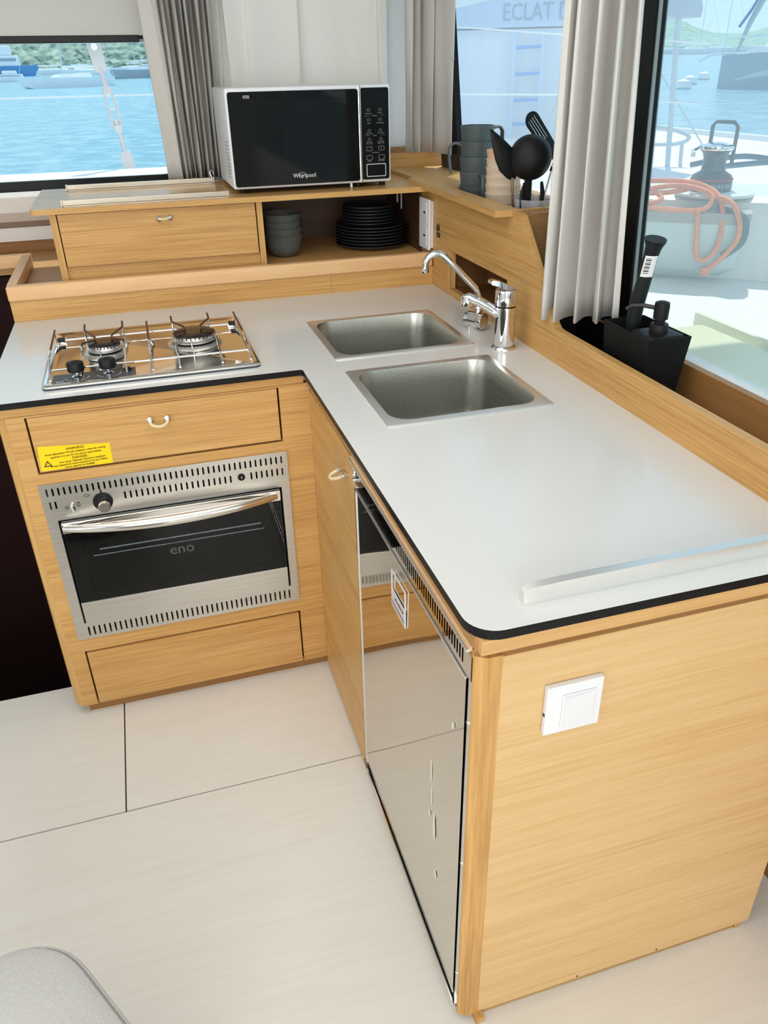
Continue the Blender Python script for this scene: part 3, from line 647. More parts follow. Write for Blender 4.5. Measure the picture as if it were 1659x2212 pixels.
# ================================================================== MICROWAVE
mw = thing('microwave', 'white microwave oven with a glossy black door on the oak shelf', 'microwave', (.22, .92, 1.19))
mx0, mx1, my0, mz0, mz1 = -.025, .459, .764, 1.203, 1.467
shell = bx(mx0, mx1, my0, 1.09, mz0, mz1, .007, 3)
obj('casing', shell, WENAM, mw, True)
fb = obj('door', plate(rrect(mx0+.006, .358, mz0+.007, mz1-.010, .007), [], my0-.006, my0+.002, 'y'), BGLASS, mw, True, label='glossy black door')
obj('door_window', bx(.03, .315, my0-.0075, my0-.0062, 1.235, 1.435, .0005), mat('mesh_window', (.003, .004, .004), .05, spec=.3), fb)
b = bm_new()
obj('door_trim', bx(.3585, .3665, my0-.010, my0+.002, mz0+.001, mz1-.001, .002), STEELP, mw, label='chrome strip beside the control panel')
cpn = obj('control_panel', plate(rrect(.3675, .452, mz0+.009, mz1-.008, .006), [], my0-.006, my0+.002, 'y'), mat('panel_black', (.003, .004, .005), .25, spec=.25), mw, True)
ym = my0-.0066
def frame_rect(x0, x1, z0, z1, w=.0008): return plate(rrect(x0, x1, z0, z1, .003, 3), [rrect(x0+w, x1-w, z0+w, z1-w, .0024, 3)], ym-.0002, ym+.0003, 'y')
obj('display_frame', frame_rect(.380, .441, 1.2195, 1.2555, .0018), WHITE, cpn, label='white rounded frame at the panel foot')
marks = [frame_rect(.381, .399, 1.291, 1.303), frame_rect(.419, .437, 1.292, 1.304), frame_rect(.381, .399, 1.266, 1.279), frame_rect(.419, .437, 1.267, 1.280)]
for x, z in ((.390, 1.401), (.4255, 1.4015), (.390, 1.375), (.4255, 1.376), (.391, 1.346), (.4255, 1.347), (.391, 1.323), (.4265, 1.324)): marks.append(frame_rect(x-.0045, x+.0045, z-.0035, z+.0035, .0006))
for x, z in ((.385, 1.3855), (.4335, 1.3865), (.384, 1.333), (.433, 1.3335)): marks.append(bx(x-.0075, x+.0075, ym-.0002, ym+.0003, z, z+.0004))
obj('panel_icons', merge(*marks), GREYP, cpn)
T = [('Microwave', .390, 1.392, .0042), ('Defrost', .4255, 1.393, .0042), ('MANUAL', .4085, 1.3858, .0040), ('Yogurt', .390, 1.366, .0042), ('Dough Rising', .4255, 1.3668, .0042),
     ('Keep Warm', .391, 1.3385, .0042), ('Soft - Melt', .4255, 1.3395, .0042), ('AUTO', .408, 1.3325, .0042), ('Auto Cook', .391, 1.3155, .0042), ('Auto Clean', .4265, 1.3165, .0042),
     ('Power Level', .391, 1.311, .0038), ('Weight / Unit', .4265, 1.312, .0038), ('-', .390, 1.297, .008), ('+', .428, 1.298, .008), ('Eco Standby', .409, 1.2865, .0042),
     ('STOP', .390, 1.2625, .0044), ('JET START', .428, 1.2635, .0044)]
obj('lettering', text_bm([(s, (x, ym, z), sz, 'CENTER') for s, x, z, sz in T], MY, .0001), GREYP, cpn)
obj('lettering', text_bm([('Whirlpool', (.152, my0-.0084, 1.2335), .0165, 'LEFT')], MY, .0001), WHITE, fb)
sw1 = [(.176+.010*math.cos(a), my0-.0084, 1.2335+.008*math.sin(a)) for a in [math.radians(x) for x in range(35, 290, 17)]]
obj('logo_swoosh', add_tube(bm_new(), [(p[0]+.004, p[1], p[2]+.001) for p in sw1], .0004, 5), WHITE, fb)
obj('cook_badge', merge(plate(rect(.025, .050, 1.4405, 1.4475), [rect(.0256, .0424, 1.4411, 1.4469)], my0-.0066, my0-.0062, 'y'), bx(.0425, .050, my0-.0066, my0-.0062, 1.4405, 1.4475)), WHITE, fb)
obj('lettering', text_bm([('COOK', (.0342, my0-.0068, 1.444), .0062, 'CENTER')], MY, .0001), WHITE, fb)
obj('lettering', text_bm([('30', (.0462, my0-.0070, 1.444), .0062, 'CENTER')], MY, .0001), BLACK, fb)
b = bm_new()
for i in range(11):
    for k in range(6): add_lathe(b, [(0, -.0002), (.0016, -.0002), (.0016, .0004), (0, .0004)], (mx0-.0001, .80+k*.011+(i % 2)*.0055, 1.232+i*.0095), 6, (-1, 0, 0))
o = obj('side_vents', b, BLACK, mw)
for x, y in ((.005, .80), (.36, .79), (.44, .80), (.02, 1.06), (.44, 1.06)):
    obj('foot', lathe([(.010, 1.1897), (.010, 1.204)], (x, y, 0), 14), BPLAST, mw)
obj('underside', bx(.0, .44, .79, 1.07, 1.1985, 1.204), BLACK, mw)
obj('door_foot_clip', bx(.329, .3345, my0-.002, my0+.006, 1.191, 1.204), WPLAST, mw)

# ================================================================== CROCKERY ON THE SHELF
def make_bowl():
    t = thing('bowl', '', 'bowl', (0, 0, 0), 'stacked grey bowls')
    obj('bowl_body', lathe([(0, .004), (.018, .0), (.026, 0), (.030, .004), (.043, .012), (.0515, .025), (.0560, .045), (.0600, .068), (.0612, .0700), (.0595, .0705), (.0575, .068), (.0535, .045), (.048, .028), (.036, .014), (0, .010)], (0, 0, 0), 40), GREYCER, t, True)
    return t
bowl0 = make_bowl()
lb = ['grey stoneware bowl at the bottom of the bowl stack', 'grey stoneware bowl second from the bottom of the stack', 'grey stoneware bowl third from the bottom of the stack', 'grey stoneware bowl on top of the bowl stack']
for i in range(4):
    o = bowl0 if i == 0 else dup(bowl0, (0, 0, 0))
    o.location = (.1275+.0008*(i % 2), .862, .9853+i*.0205); o['label'] = lb[i]
def make_plate(r, name, grp):
    t = thing(name, '', 'plate', (0, 0, 0), grp)
    obj('plate_body', lathe([(0, .002), (r*.55, 0), (r*.60, 0), (r*.63, .003), (r*.9, .006), (r, .0125), (r, .0145), (r*.985, .0152), (r*.88, .0085), (r*.6, .006), (0, .005)], (0, 0, 0), 56), DKCER, t, True)
    return t
pl0 = make_plate(.121, 'dinner_plate', 'dark dinner plates in the lower stack')
for i in range(7):
    o = pl0 if i == 0 else dup(pl0, (0, 0, 0)); o.location = (.437+.001*math.sin(i*2), .925, .9853+i*.0100)
    o['label'] = 'dark dinner plate %s' % ['at the bottom of the large plate stack', 'second from the bottom in the large plate stack', 'third from the bottom in the large plate stack', 'in the middle of the large plate stack', 'third from the top in the large plate stack', 'second from the top in the large plate stack', 'at the top of the large plates, just under the small ones'][i]
ps0 = make_plate(.090, 'side_plate', 'dark side plates in the upper stack')
for i in range(6):
    o = ps0 if i == 0 else dup(ps0, (0, 0, 0)); o.location = (.430+.001*math.sin(i*1.7), .925, .9853+.0600+.0085+i*.0100)
    o['label'] = 'small dark side plate %s' % ['lowest of the small plates, resting on the large plates', 'second from the bottom of the small plates', 'third from the bottom of the small plates', 'third from the top of the small plates', 'second from the top of the small plates', 'topmost of the whole plate pile'][i]
hk2 = thing('hanging_hooks', 'clear plastic hooks hanging inside the shelf near the white sockets', 'hook', (.50, .80, 1.12))
for x, zl in ((.490, 1.135), (.503, 1.115)): obj('hook', bx(x-.002, x+.002, .798, .802, zl, 1.1742, .0008), mat('clear_plastic', (.5, .52, .52), .2, trans=.5), hk2)
so = thing('double_socket', 'white double power socket on the oak panel beside the crockery shelf', 'socket', (.56, .71, 1.08))
obj('socket_plate', bx(.548, .556, .667, .755, 1.006, 1.155, .002), WPLAST, so)
for zc in (1.047, 1.115):
    i_ = obj('socket_insert', bx(.5465, .5485, .683, .733, zc-.030, zc+.030, .0008), WPLAST, so)
    obj('usb_port', bx(.5458, .5467, .694, .708, zc-.003, zc+.003), BLACK, i_)
obj('socket_bracket', bx(.5555, .5655, .672, .75, 1.012, 1.15), WPLAST, so)

# ================================================================== SIDE PANEL, TROUGH, CORNER SHELF
spn = thing('tap_panel', 'oak side panel behind the taps with a recess and sloping front edge', 'panel', (.575, 0, .9))
poly = [(.95, .885), (.95, 1.1835), (.11, 1.1835), (.11, 1.1975), (.080, 1.1975), (.068, 1.194), (.058, 1.184), (-.128, .995)] + [(-.135, .986), (-.145, .979), (-.16, .9765)] + [(-1.0365, .9765), (-1.0365, .885)]
outer_edge = poly
obj('board', plate(poly, [rect(.121, .539, .918, 1.030)], .5660, .5850, 'x', .0006), WY, spn)
obj('recess_box', merge(bx(.585, .70, .119, .123, .914, 1.034), bx(.585, .70, .537, .541, .914, 1.034), bx(.70, .704, .119, .541, .914, 1.034), bx(.585, .70, .123, .537, .913, .917), bx(.585, .70, .123, .537, 1.031, 1.035)), wood('recess_shade_oak', 'y', (.18, .08, .027), (.13, .055, .018), (.2, .1, .035)), spn)  # oak darkened so its colour carries the shade inside the recess
obj('recess_lipping', bx(.562, .584, .520, .5375, .9185, 1.0295, .001), WZ, spn)
s12 = thing('key_switch', 'small round steel switch above a black label on the side panel', 'switch', (.56, .626, 1.06))
obj('bezel', lathe([(0, 0), (.010, 0), (.010, .003), (.007, .004), (0, .003)], (.566, .626, 1.080), 24, (-1, 0, 0)), BLACK, s12, True)
obj('bezel_ring', lathe([(.005, .0032), (.0095, .0032), (.0095, .0045), (.005, .0045)], (.566, .626, 1.080), 24, (-1, 0, 0)), STEELP, s12, True)
obj('tag_plate', bx(.5648, .5659, .611, .640, 1.052, 1.066, .0004), BLACK, s12)
for z in (1.0612, 1.0565): obj('print_line', bx(.5645, .5648, .619, .632, z, z+.0012), GREYP, s12)
tr = thing('window_trough', 'oak trough between the worktop panel and the side window', 'trough', (.66, -.5, .90))
obj('outer_board', bx(.740, .758, -1.05, .06, .82, .9540, .001), wood('trough_oak', 'y', (.40, .20, .07), (.32, .15, .045), (.45, .25, .09)), tr)
obj('trough_floor', bx(.586, .7395, -1.05, .06, .82, .836), WDK, tr)
obj('corner_end_board', bx(.586, .757, .075, .091, .836, 1.196), wood('end_oak', 'x', (.36, .19, .07), (.28, .135, .045), (.42, .24, .09)), tr)
obj('near_end_board', bx(.586, .757, -1.068, -1.051, .82, .954), WX, tr)
cs = thing('corner_shelf', 'oak corner shelf with a cut-out holding mugs, above the taps', 'shelf', (.65, .55, 1.18))
xs_a, xs_b = .5365, .5165
cpoly = [(.5195, .115), (.585, .112), (.755, .112), (.80, .95), (.80, 1.16), (.562, 1.16), (.562, .86), (.5385, .835)]
obj('board', plate(cpoly, [[(.587, .128), (.735, .128), (.735, .600), (.587, .578)]], 1.1842, 1.2, 'z', .0008), WY, cs)
obj('well_lining', merge(bx(.5855, .5868, .10, .62, 1.09, 1.183), bx(.737, .752, .10, .62, 1.09, 1.183), bx(.587, .737, .605, .618, 1.09, 1.183), bx(.587, .737, .105, .12, 1.09, 1.183), bx(.587, .737, .12, .605, 1.09, 1.10)), WDK, cs)
obj('back_upstand', bx(.562, .795, 1.161, 1.176, 1.17, 1.245), WX, cs)
obj('side_upstand', bx(.4915, .561, 1.161, 1.176, 1.191, 1.243), WX, cs)

# mugs
def make_mug():
    t = thing('mug', '', 'mug', (0, 0, 0), 'slate plastic mugs in the stack')
    obj('mug_body', lathe([(0, .002), (.036, 0), (.0375, .002), (.0425, .060), (.0435, .0635), (.0478, .100), (.0480, .103), (.0462, .1035), (.0420, .064), (.0405, .060), (.0345, .005), (0, .005)], (0, 0, 0), 40), MUGM, t, True)
    obj('handle', add_tube(bm_new(), [(.045, 0, .094), (.060, 0, .098), (.071, 0, .096), (.078, 0, .087), (.079, 0, .060), (.076, 0, .035), (.073, 0, .018)], .0042, 10, sy=2.4, up=(0, 1, 0)), MUGM, t, True)
    return t
mg = make_mug()
rots = [-75, -94, 55, 163, 2]
ml = ['slate mug at the bottom of the stack, sunk in the shelf cut-out', 'slate mug second from the bottom, handle facing the camera', 'slate mug in the middle of the stack', 'slate mug second from the top, handle hanging to the left', 'slate mug at the top of the stack, handle to the right']
for i in range(5):
    o = mg if i == 0 else dup(mg, (0, 0, 0)); o.location = (.652, .552, 1.1005+i*.0395); o.rotation_euler = (0, 0, math.radians(rots[i])); o['label'] = ml[i]
def make_cup():
    t = thing('cup', '', 'cup', (0, 0, 0), 'beige plastic cups in the stack')
    obj('cup_body', lathe([(0, .002), (.036, 0), (.038, .002), (.0455, .058), (.0482, .0780), (.0488, .0788), (.0488, .081), (.0475, .0812), (.0440, .062), (.0365, .006), (0, .006)], (0, 0, 0), 36), CUPM, t, True)
    return t
cu = make_cup()
cl = ['at the bottom of the cup stack', 'second from the bottom of the cup stack', 'third from the bottom of the cup stack', 'fourth from the bottom of the cup stack', 'third from the top of the cup stack', 'second from the top of the cup stack', 'topmost, peach coloured, in the cup stack']
for i in range(7):
    o = cu if i == 0 else dup(cu, (0, 0, 0)); o.location = (.664, .388, 1.1005+i*.0215); o['label'] = ('beige plastic cup ' if i < 6 else 'peach plastic cup ')+cl[i]
    if i == 6:
        c_ = o.children[0]; c_.data = c_.data.copy(); c_.data.materials.clear(); c_.data.materials.append(CUPP)
# utensil tub and utensils
tb = tag(obj('utensil_tub', lathe([(0, 1.1003), (.045, 1.1003), (.047, 1.103), (.055, 1.200), (.0565, 1.2125), (.055, 1.2125), (.0535, 1.200), (.0455, 1.104), (0, 1.1025)], (.667, .195, 0), 36), TRANS, smooth=True), 'frosted plastic tub holding black cooking utensils', 'tub')
def rod_obj(par, name, pts, r, m, radii=None, sy=1.): return obj(name, add_tube(bm_new(), pts, r, 10, radii=radii, sy=sy), m, par, True)
la = thing('ladle', 'black round ladle, bowl side facing the room', 'ladle', (.64, .19, 1.11))
rod_obj(la, 'handle', [(.652, .195, 1.115), (.638, .180, 1.20), (.632, .172, 1.262)], .008, BPLAST, [.007, .009, .011], .6)
obj('bowl', lathe([(0, .027), (.022, .025), (.0415, .0145), (.0500, -.002), (.0520, -.010), (.049, -.010), (.039, .007), (.020, .018), (0, .020)], (.630, .165, 1.310), 36, (-.45, -.85, .1)), BPLAST, la, True)
spn_ = thing('serving_spoon', 'black pointed serving spoon leaning left from the tub', 'spoon', (.62, .2, 1.11))
rod_obj(spn_, 'handle', [(.640, .205, 1.115), (.607, .20, 1.20), (.601, .20, 1.262)], .003, mat('copper_rod', (.5, .28, .2), .3, 1.), [.0028, .0028, .0045])
obj('spoon_head', loft([[(cx+math.cos(a)*w*ux, .20+math.sin(a)*w*.28, cz+math.cos(a)*w*.5) for a in [2*PI*k/16 for k in range(16)]] for cx, cz, w, ux in ((.606, 1.258, .006, 1), (.602, 1.272, .019, .9), (.590, 1.294, .028, .9), (.575, 1.318, .025, .9), (.556, 1.346, .015, .9), (.540, 1.369, .004, .9), (.536, 1.374, .001, .9))]), BPLAST, spn_, True)
spt = thing('slotted_turner', 'black slotted turner standing at the back right of the tub', 'spatula', (.69, .2, 1.11))
Mr = Matrix.Translation((.690, .235, 1.356)) @ Matrix.Scale(1.12, 4) @ Matrix.Rotation(math.radians(-40), 4, 'Y') @ Matrix.Rotation(math.radians(15), 4, 'Z')
ol = [(-.016, -.06), (.016, -.06), (.019, .035)] + [(.019*math.cos(math.radians(a)), .035+.019*math.sin(math.radians(a))) for a in range(15, 180, 15)] + [(-.019, .035)]
b = plate(ol, [slot(x, .012, .0035, .06) for x in (-.010, -.0035, .003, .0095)], -.0018, .0018, 'y'); b.transform(Mr)
obj('turner_head', b, BPLAST, spt, True)
rod_obj(spt, 'handle', [(.680, .205, 1.115), (.705, .225, 1.20), (.730, .233, 1.285)], .003, STEELP)
rod_obj(spt, 'handle_neck', [(.726, .233, 1.268), (.736, .235, 1.290), (.728, .235, 1.312)], .006, BPLAST)
for nm, lab, x, y, m, k in (('fork', 'black-handled utensil left of the ladle handle in the tub', .628, .175, BPLAST, -1), ('fork', 'copper-coloured utensil behind the ladle handle in the tub', .650, .215, mat('copper', (.55, .27, .12), .3, 1.), 0), ('fork', 'black-handled utensil right of the ladle handle in the tub', .668, .178, BPLAST, 1)):
    t = thing('utensil', lab, 'utensil', (x, y, 1.103)); rod_obj(t, 'grip', [(x, y, 1.106), (x+k*.006, y, 1.18), (x+k*.009, y, 1.225), (x+k*.004, y, 1.252)], .006, m, [.005, .0065, .007, .004], .5)

# ================================================================== SOAP CADDY, PUMP, BRUSH, TRAY
cd = thing('soap_caddy', 'matte black square caddy standing in the trough by the window', 'caddy', (.655, -.365, .837))
def ring(x0, x1, y0, y1, z): return [(x0, y0, z), (x1, y0, z), (x1, y1, z), (x0, y1, z)]
ob = loft([ring(.618, .690, -.430, -.296, .8365), ring(.607, .7035, -.449, -.281, 1.031), ring(.6095, .701, -.4465, -.2835, 1.031), ring(.621, .687, -.427, -.299, .845)], True, True)
obj('box', ob, BMATTE, cd)
obj('partition', bx(.6105, .700, -.363, -.360, .86, 1.022), BMATTE, cd)
pm = thing('soap_pump', 'square black soap dispenser with a pump, in the near half of the caddy', 'soap dispenser', (.656, -.405, .846))
obj('bottle', loft([[(x, y, z) for x, y in rrect(.656-w, .656+w, -.405-h, -.405+h, .008, 4)] for w, h, z in ((.029, .019, .8455), (.031, .021, .86), (.038, .036, 1.010), (.040, .037, 1.028), (.037, .034, 1.0325), (.02, .02, 1.0345))]), BPLAST, pm, True)
obj('collar', lathe([(.018, 1.0335), (.0185, 1.046), (.017, 1.050), (.011, 1.051)], (.656, -.405, 0), 28), BPLAST, pm, True)
obj('stem', lathe([(.010, 1.05), (.0105, 1.058), (.0145, 1.060), (.0150, 1.085), (.0140, 1.092), (.008, 1.0945), (0, 1.095)], (.656, -.405, 0), 28), BPLAST, pm, True)
rod_obj(pm, 'nozzle', [(.650, -.398, 1.080), (.632, -.375, 1.0815), (.618, -.358, 1.078), (.612, -.350, 1.070)], .0042, mat('gunmetal', (.05, .05, .05), .35, .5))
br = thing('dish_brush', 'dark cylindrical brush handle with a white barcode sticker in the caddy', 'brush', (.655, -.32, .85))
obj('handle', add_tube(bm_new(), [(.652, -.320, .86), (.652, -.321, 1.04), (.652, -.327, 1.08), (.655, -.334, 1.12), (.657, -.342, 1.17), (.658, -.346, 1.188), (.658, -.348, 1.198), (.658, -.349, 1.203)], 0, 20, radii=[.015, .015, .0155, .0145, .0145, .0165, .021, .022]), mat('brush_rubber', (.012, .015, .016), .5, spec=.3), br, True)
def wrap(par, name, c0, c1, r, a0, a1, m):
    c0, c1 = Vector(c0), Vector(c1); bm = bm_new(); n = 8; rows = []
    for c in (c0, c1): rows.append([bm.verts.new(c+Vector((r*math.cos(math.radians(a0+(a1-a0)*k/n)), r*math.sin(math.radians(a0+(a1-a0)*k/n)), 0))) for k in range(n+1)])
    for k in range(n): bm.faces.new((rows[0][k], rows[0][k+1], rows[1][k+1], rows[1][k]))
    return obj(name, bm, m, par, True)
bl = wrap(br, 'barcode_label', (.6555, -.3365, 1.130), (.6575, -.3435, 1.172), .0156, 190, 290, WHITE)
for k in range(9):
    t0 = 1.137+k*.0036; f = (t0-1.13)/.042
    wrap(bl, 'barcode_line', (.6555+.002*f, -.3365-.007*f, t0), (.6555+.002*(f+.03), -.3365-.007*(f+.03), t0+[.0012, .0022][k % 2]), .0158, 205, 245, BLACK)
ty = thing('black_tray', 'shallow black tray in the trough behind the curtain hem', 'tray', (.66, -.16, .837))
obj('tray_body', loft([ring(.60, .725, -.272, .03, .8365), ring(.592, .735, -.276, .05, .955), ring(.596, .731, -.272, .046, .955), ring(.604, .721, -.268, .026, .842)], True, True), BMATTE, ty)

# ================================================================== CURTAINS
def curtain(name, lab, path, z0f, z1, m=CLOTH, sub=14, flare=0., grp=None, lean=0.):
    """path: plan polyline [(x,y)] folds ; z0f(x,y)->hem height"""
    pts = [Vector(p) for p in path]; fine = []
    for i in range(len(pts)-1):   # catmull
        p0, p1, p2, p3 = pts[max(i-1, 0)], pts[i], pts[i+1], pts[min(i+2, len(pts)-1)]
        for k in range(5):
            t = k/5; fine.append(.5*((2*p1)+(p2-p0)*t+(2*p0-5*p1+4*p2-p3)*t*t+(3*p1-p0-3*p2+p3)*t**3))
    fine.append(pts[-1]); c = sum(fine, Vector((0, 0)))/len(fine)
    bm = bm_new(); rows = []
    for j in range(sub+1):
        s = j/sub; row = []
        for i, p in enumerate(fine):
            w = 1+flare*(s-.5); wob = .0035*math.sin(i*.9+s*5)+.002*math.sin(i*.37+s*11)
            q = c+(p-c)*w; z0 = z0f(i/(len(fine)-1))
            row.append(bm.verts.new((q.x+wob*.6, q.y+wob*.6+lean*s*(i/(len(fine)-1))**1.5, z0+(z1-z0)*s)))
        rows.append(row)
    for a, b in zip(rows, rows[1:]):
        for i in range(len(a)-1): bm.faces.new((a[i], a[i+1], b[i+1], b[i]))
    t = obj(name, bm, m, None, True); tag(t, lab, 'curtain', grp)
    md = t.modifiers.new('thickness', 'SOLIDIFY'); md.thickness = .0012
    return t
def zig(x0, y0, x1, y1, n, amp, jit=.3, seed=1):
    r = random.Random(seed); a = Vector((x0, y0)); b = Vector((x1, y1)); d = (b-a); nrm = Vector((-d.y, d.x)).normalized(); out = []
    for i in range(n+1):
        t = i/n; k = amp*(1 if i % 2 else -1)*(1+jit*(r.random()-.5)*2); out.append(tuple(a+d*(t+(r.random()-.5)*jit/n*(0 < i < n))+nrm*k))
    return out
curtain('curtain', 'grey curtain bunched in dark folds between the left window and the microwave', [(-.205, 1.215), (-.17, 1.205)]+zig(-.150, 1.215, .010, 1.215, 19, .030, .5, 3)+[(.03, 1.21)], lambda u: 1.1915, 2.0, flare=.25)
curtain('curtain', 'flat grey curtain, coloured as backlit, hanging behind the microwave', [(.03, 1.24), (.055, 1.25), (.06, 1.232), (.12, 1.25), (.13, 1.236), (.20, 1.25), (.285, 1.245), (.292, 1.23), (.31, 1.25), (.40, 1.245), (.47, 1.25), (.52, 1.245), (.56, 1.25), (.57, 1.235), (.60, 1.245)], lambda u: 1.1915, 2.0, m=noise_mat('backlit_curtain_cloth', (.80, .79, .74), (.84, .83, .78), nscale=300, rough=.9, spec=.1, bump=.1))  # backlight is put into the paler cloth colour
curtain('curtain', 'grey curtain hanging at the corner to the right of the microwave', [(.650, 1.20), (.665, 1.165), (.674, 1.20), (.687, 1.15), (.697, 1.18), (.714, 1.10), (.722, 1.12), (.735, 1.06), (.745, .99)], lambda u: 1.246, 2.0)
side = curtain('curtain', 'long pleated grey curtain in front of the side window post above the trough', [(.590, -.060), (.566, -.085), (.548, -.108), (.556, -.120), (.592, -.100), (.598, -.114), (.562, -.142), (.558, -.160), (.606, -.132), (.628, -.140), (.592, -.178), (.588, -.198), (.632, -.160), (.656, -.162), (.624, -.207), (.622, -.230), (.660, -.190), (.682, -.196), (.652, -.240), (.662, -.250)], lambda u: .990+.02*u, 2.05, sub=20, flare=.0, lean=.085)
bld = thing('roller_blind', 'white roller blind lowered over the top of the left window', 'blind', (-1.5, 1.39, 1.6))
obj('blind_sheet', bx(-2.95, -.14, 1.392, 1.396, 1.618, 2.15), mat('blind_fabric', (.70, .70, .68), .8), bld)
obj('bottom_bar', bx(-2.95, -.213, 1.386, 1.400, 1.598, 1.619, .002), BLACK, bld)
hd_ = tag(obj('curtain_snap', lathe([(0, 0), (.005, 0), (.005, .002), (.003, .003), (0, .002)], (.742, .985, 1.53), 16, (-1, -.3, 0)), CHROME, smooth=True), 'small round snap on the corner curtain edge', 'fastener')

# ================================================================== SEAT
se = thing('stool', 'pale grey upholstered seat cushion corner in the lower left', 'seat', (-.72, -1.2, 0))
def rpoly(P, r, n=8):
    out = []
    for i, p in enumerate(P):
        p = Vector(p); a = (Vector(P[i-1])-p).normalized(); b = (Vector(P[(i+1) % len(P)])-p).normalized()
        s = p+a*r; e = p+b*r
        for k in range(n+1): t = k/n; out.append((1-t)**2*s+2*t*(1-t)*p+t*t*e)
    return out
SP = [(-.585, -.935), (-.405, -1.235), (-.79, -1.48), (-.99, -1.04)]
cc = Vector((-.69, -1.17))
def srs(s, z): return [(cc.x+(p.x-cc.x)*s, cc.y+(p.y-cc.y)*s, z) for p in rpoly(SP, .085)]
obj('cushion', loft([srs(.95, .375), srs(.99, .385), srs(1.0, .41), srs(.995, .432), srs(.965, .446), srs(.90, .452), srs(.5, .455)]), SEATM, se, True)
obj('piping', add_tube(bm_new(), srs(.992, .437), .0025, 6, closed=True), SEATM, se, True)
obj('base', loft([srs(.85, .0), srs(.85, .06), srs(.9, .36), srs(.9, .375)]), SEATM, se)

# ================================================================== OUTSIDE
SEA = lambda x, y: CZ-3.0+.01278*(x-CX)+.0112*(y-CY)
wm = noise_mat('sea_water', (.13, .32, .42), (.26, .46, .55), (1, 1, 1), .9, 9, .2, 0., 0, .40, .62)
ntw = wm.node_tree; bb_ = ntw.nodes['Principled BSDF']
t_ = N(ntw, 'ShaderNodeTexCoord'); n_ = N(ntw, 'ShaderNodeTexNoise', Scale=2.2, Detail=5.); b_ = N(ntw, 'ShaderNodeBump', Strength=.8, Distance=.25)
ntw.links.new(t_.outputs['Object'], n_.inputs['Vector']); ntw.links.new(n_.outputs[0], b_.inputs['Height']); ntw.links.new(b_.outputs[0], bb_.inputs['Normal'])
bm = bm_new(); vs = [bm.verts.new((x, y, SEA(x, y))) for x, y in ((-900, 2.2), (900, 2.2), (900, 1100), (-900, 1100))]; bm.faces.new(vs)
vs2 = [bm.verts.new((x, y, SEA(x, y))) for x, y in ((5.2, -300), (900, -300), (900, 2.2), (5.2, 2.2))]; bm.faces.new(vs2)
sea = obj('sea', bm, wm, None, origin=(0, 0, 0)); sea['kind'] = 'structure'
# hills
def hill(name, lab, az0, az1, dist, hf, c1, c2, n=200, nr=64):
    bm = bm_new(); rows = []; r = random.Random(len(lab))
    for i in range(n+1):
        a = math.radians(az0+(az1-az0)*i/n); row = []; H_ = hf(math.degrees(a))
        for j in range(nr+1):
            s = (j/nr)**1.7; dd = dist*(1+.5*s)*(1+.006*(r.random()-.5)); x = CX+dd*math.sin(a); y = CY+dd*math.cos(a)
            row.append(bm.verts.new((x, y, SEA(x, y)-.5+H_*math.sin(s*PI/2)*1.25+((.012+.06*s)*H_*(r.random()-.5)+.9*r.random() if j else 0))))
        rows.append(row)
    for a, b in zip(rows, rows[1:]):
        for k in range(nr): bm.faces.new((a[k], b[k], b[k+1], a[k+1]))
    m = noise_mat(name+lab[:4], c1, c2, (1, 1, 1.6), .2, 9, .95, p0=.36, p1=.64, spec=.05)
    return tag(obj(name, bm, m, None, False), lab, 'hill')
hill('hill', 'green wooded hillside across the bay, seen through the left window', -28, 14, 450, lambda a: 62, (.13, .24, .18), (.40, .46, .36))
def hf2(a):
    g_ = lambda c, w: math.exp(-((a-c)/w)**2)
    return 4+14*g_(33.5, 2.6)+9*g_(43, 4)+6*g_(50, 10)
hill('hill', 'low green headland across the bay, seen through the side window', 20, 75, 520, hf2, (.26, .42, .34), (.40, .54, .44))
hill('hill', 'hazy blue-green ridge beyond the headland on the far right', 36, 80, 900, lambda a: 36*(1-math.exp(-((a-36)/6)**2)), (.34, .50, .50), (.40, .56, .56))
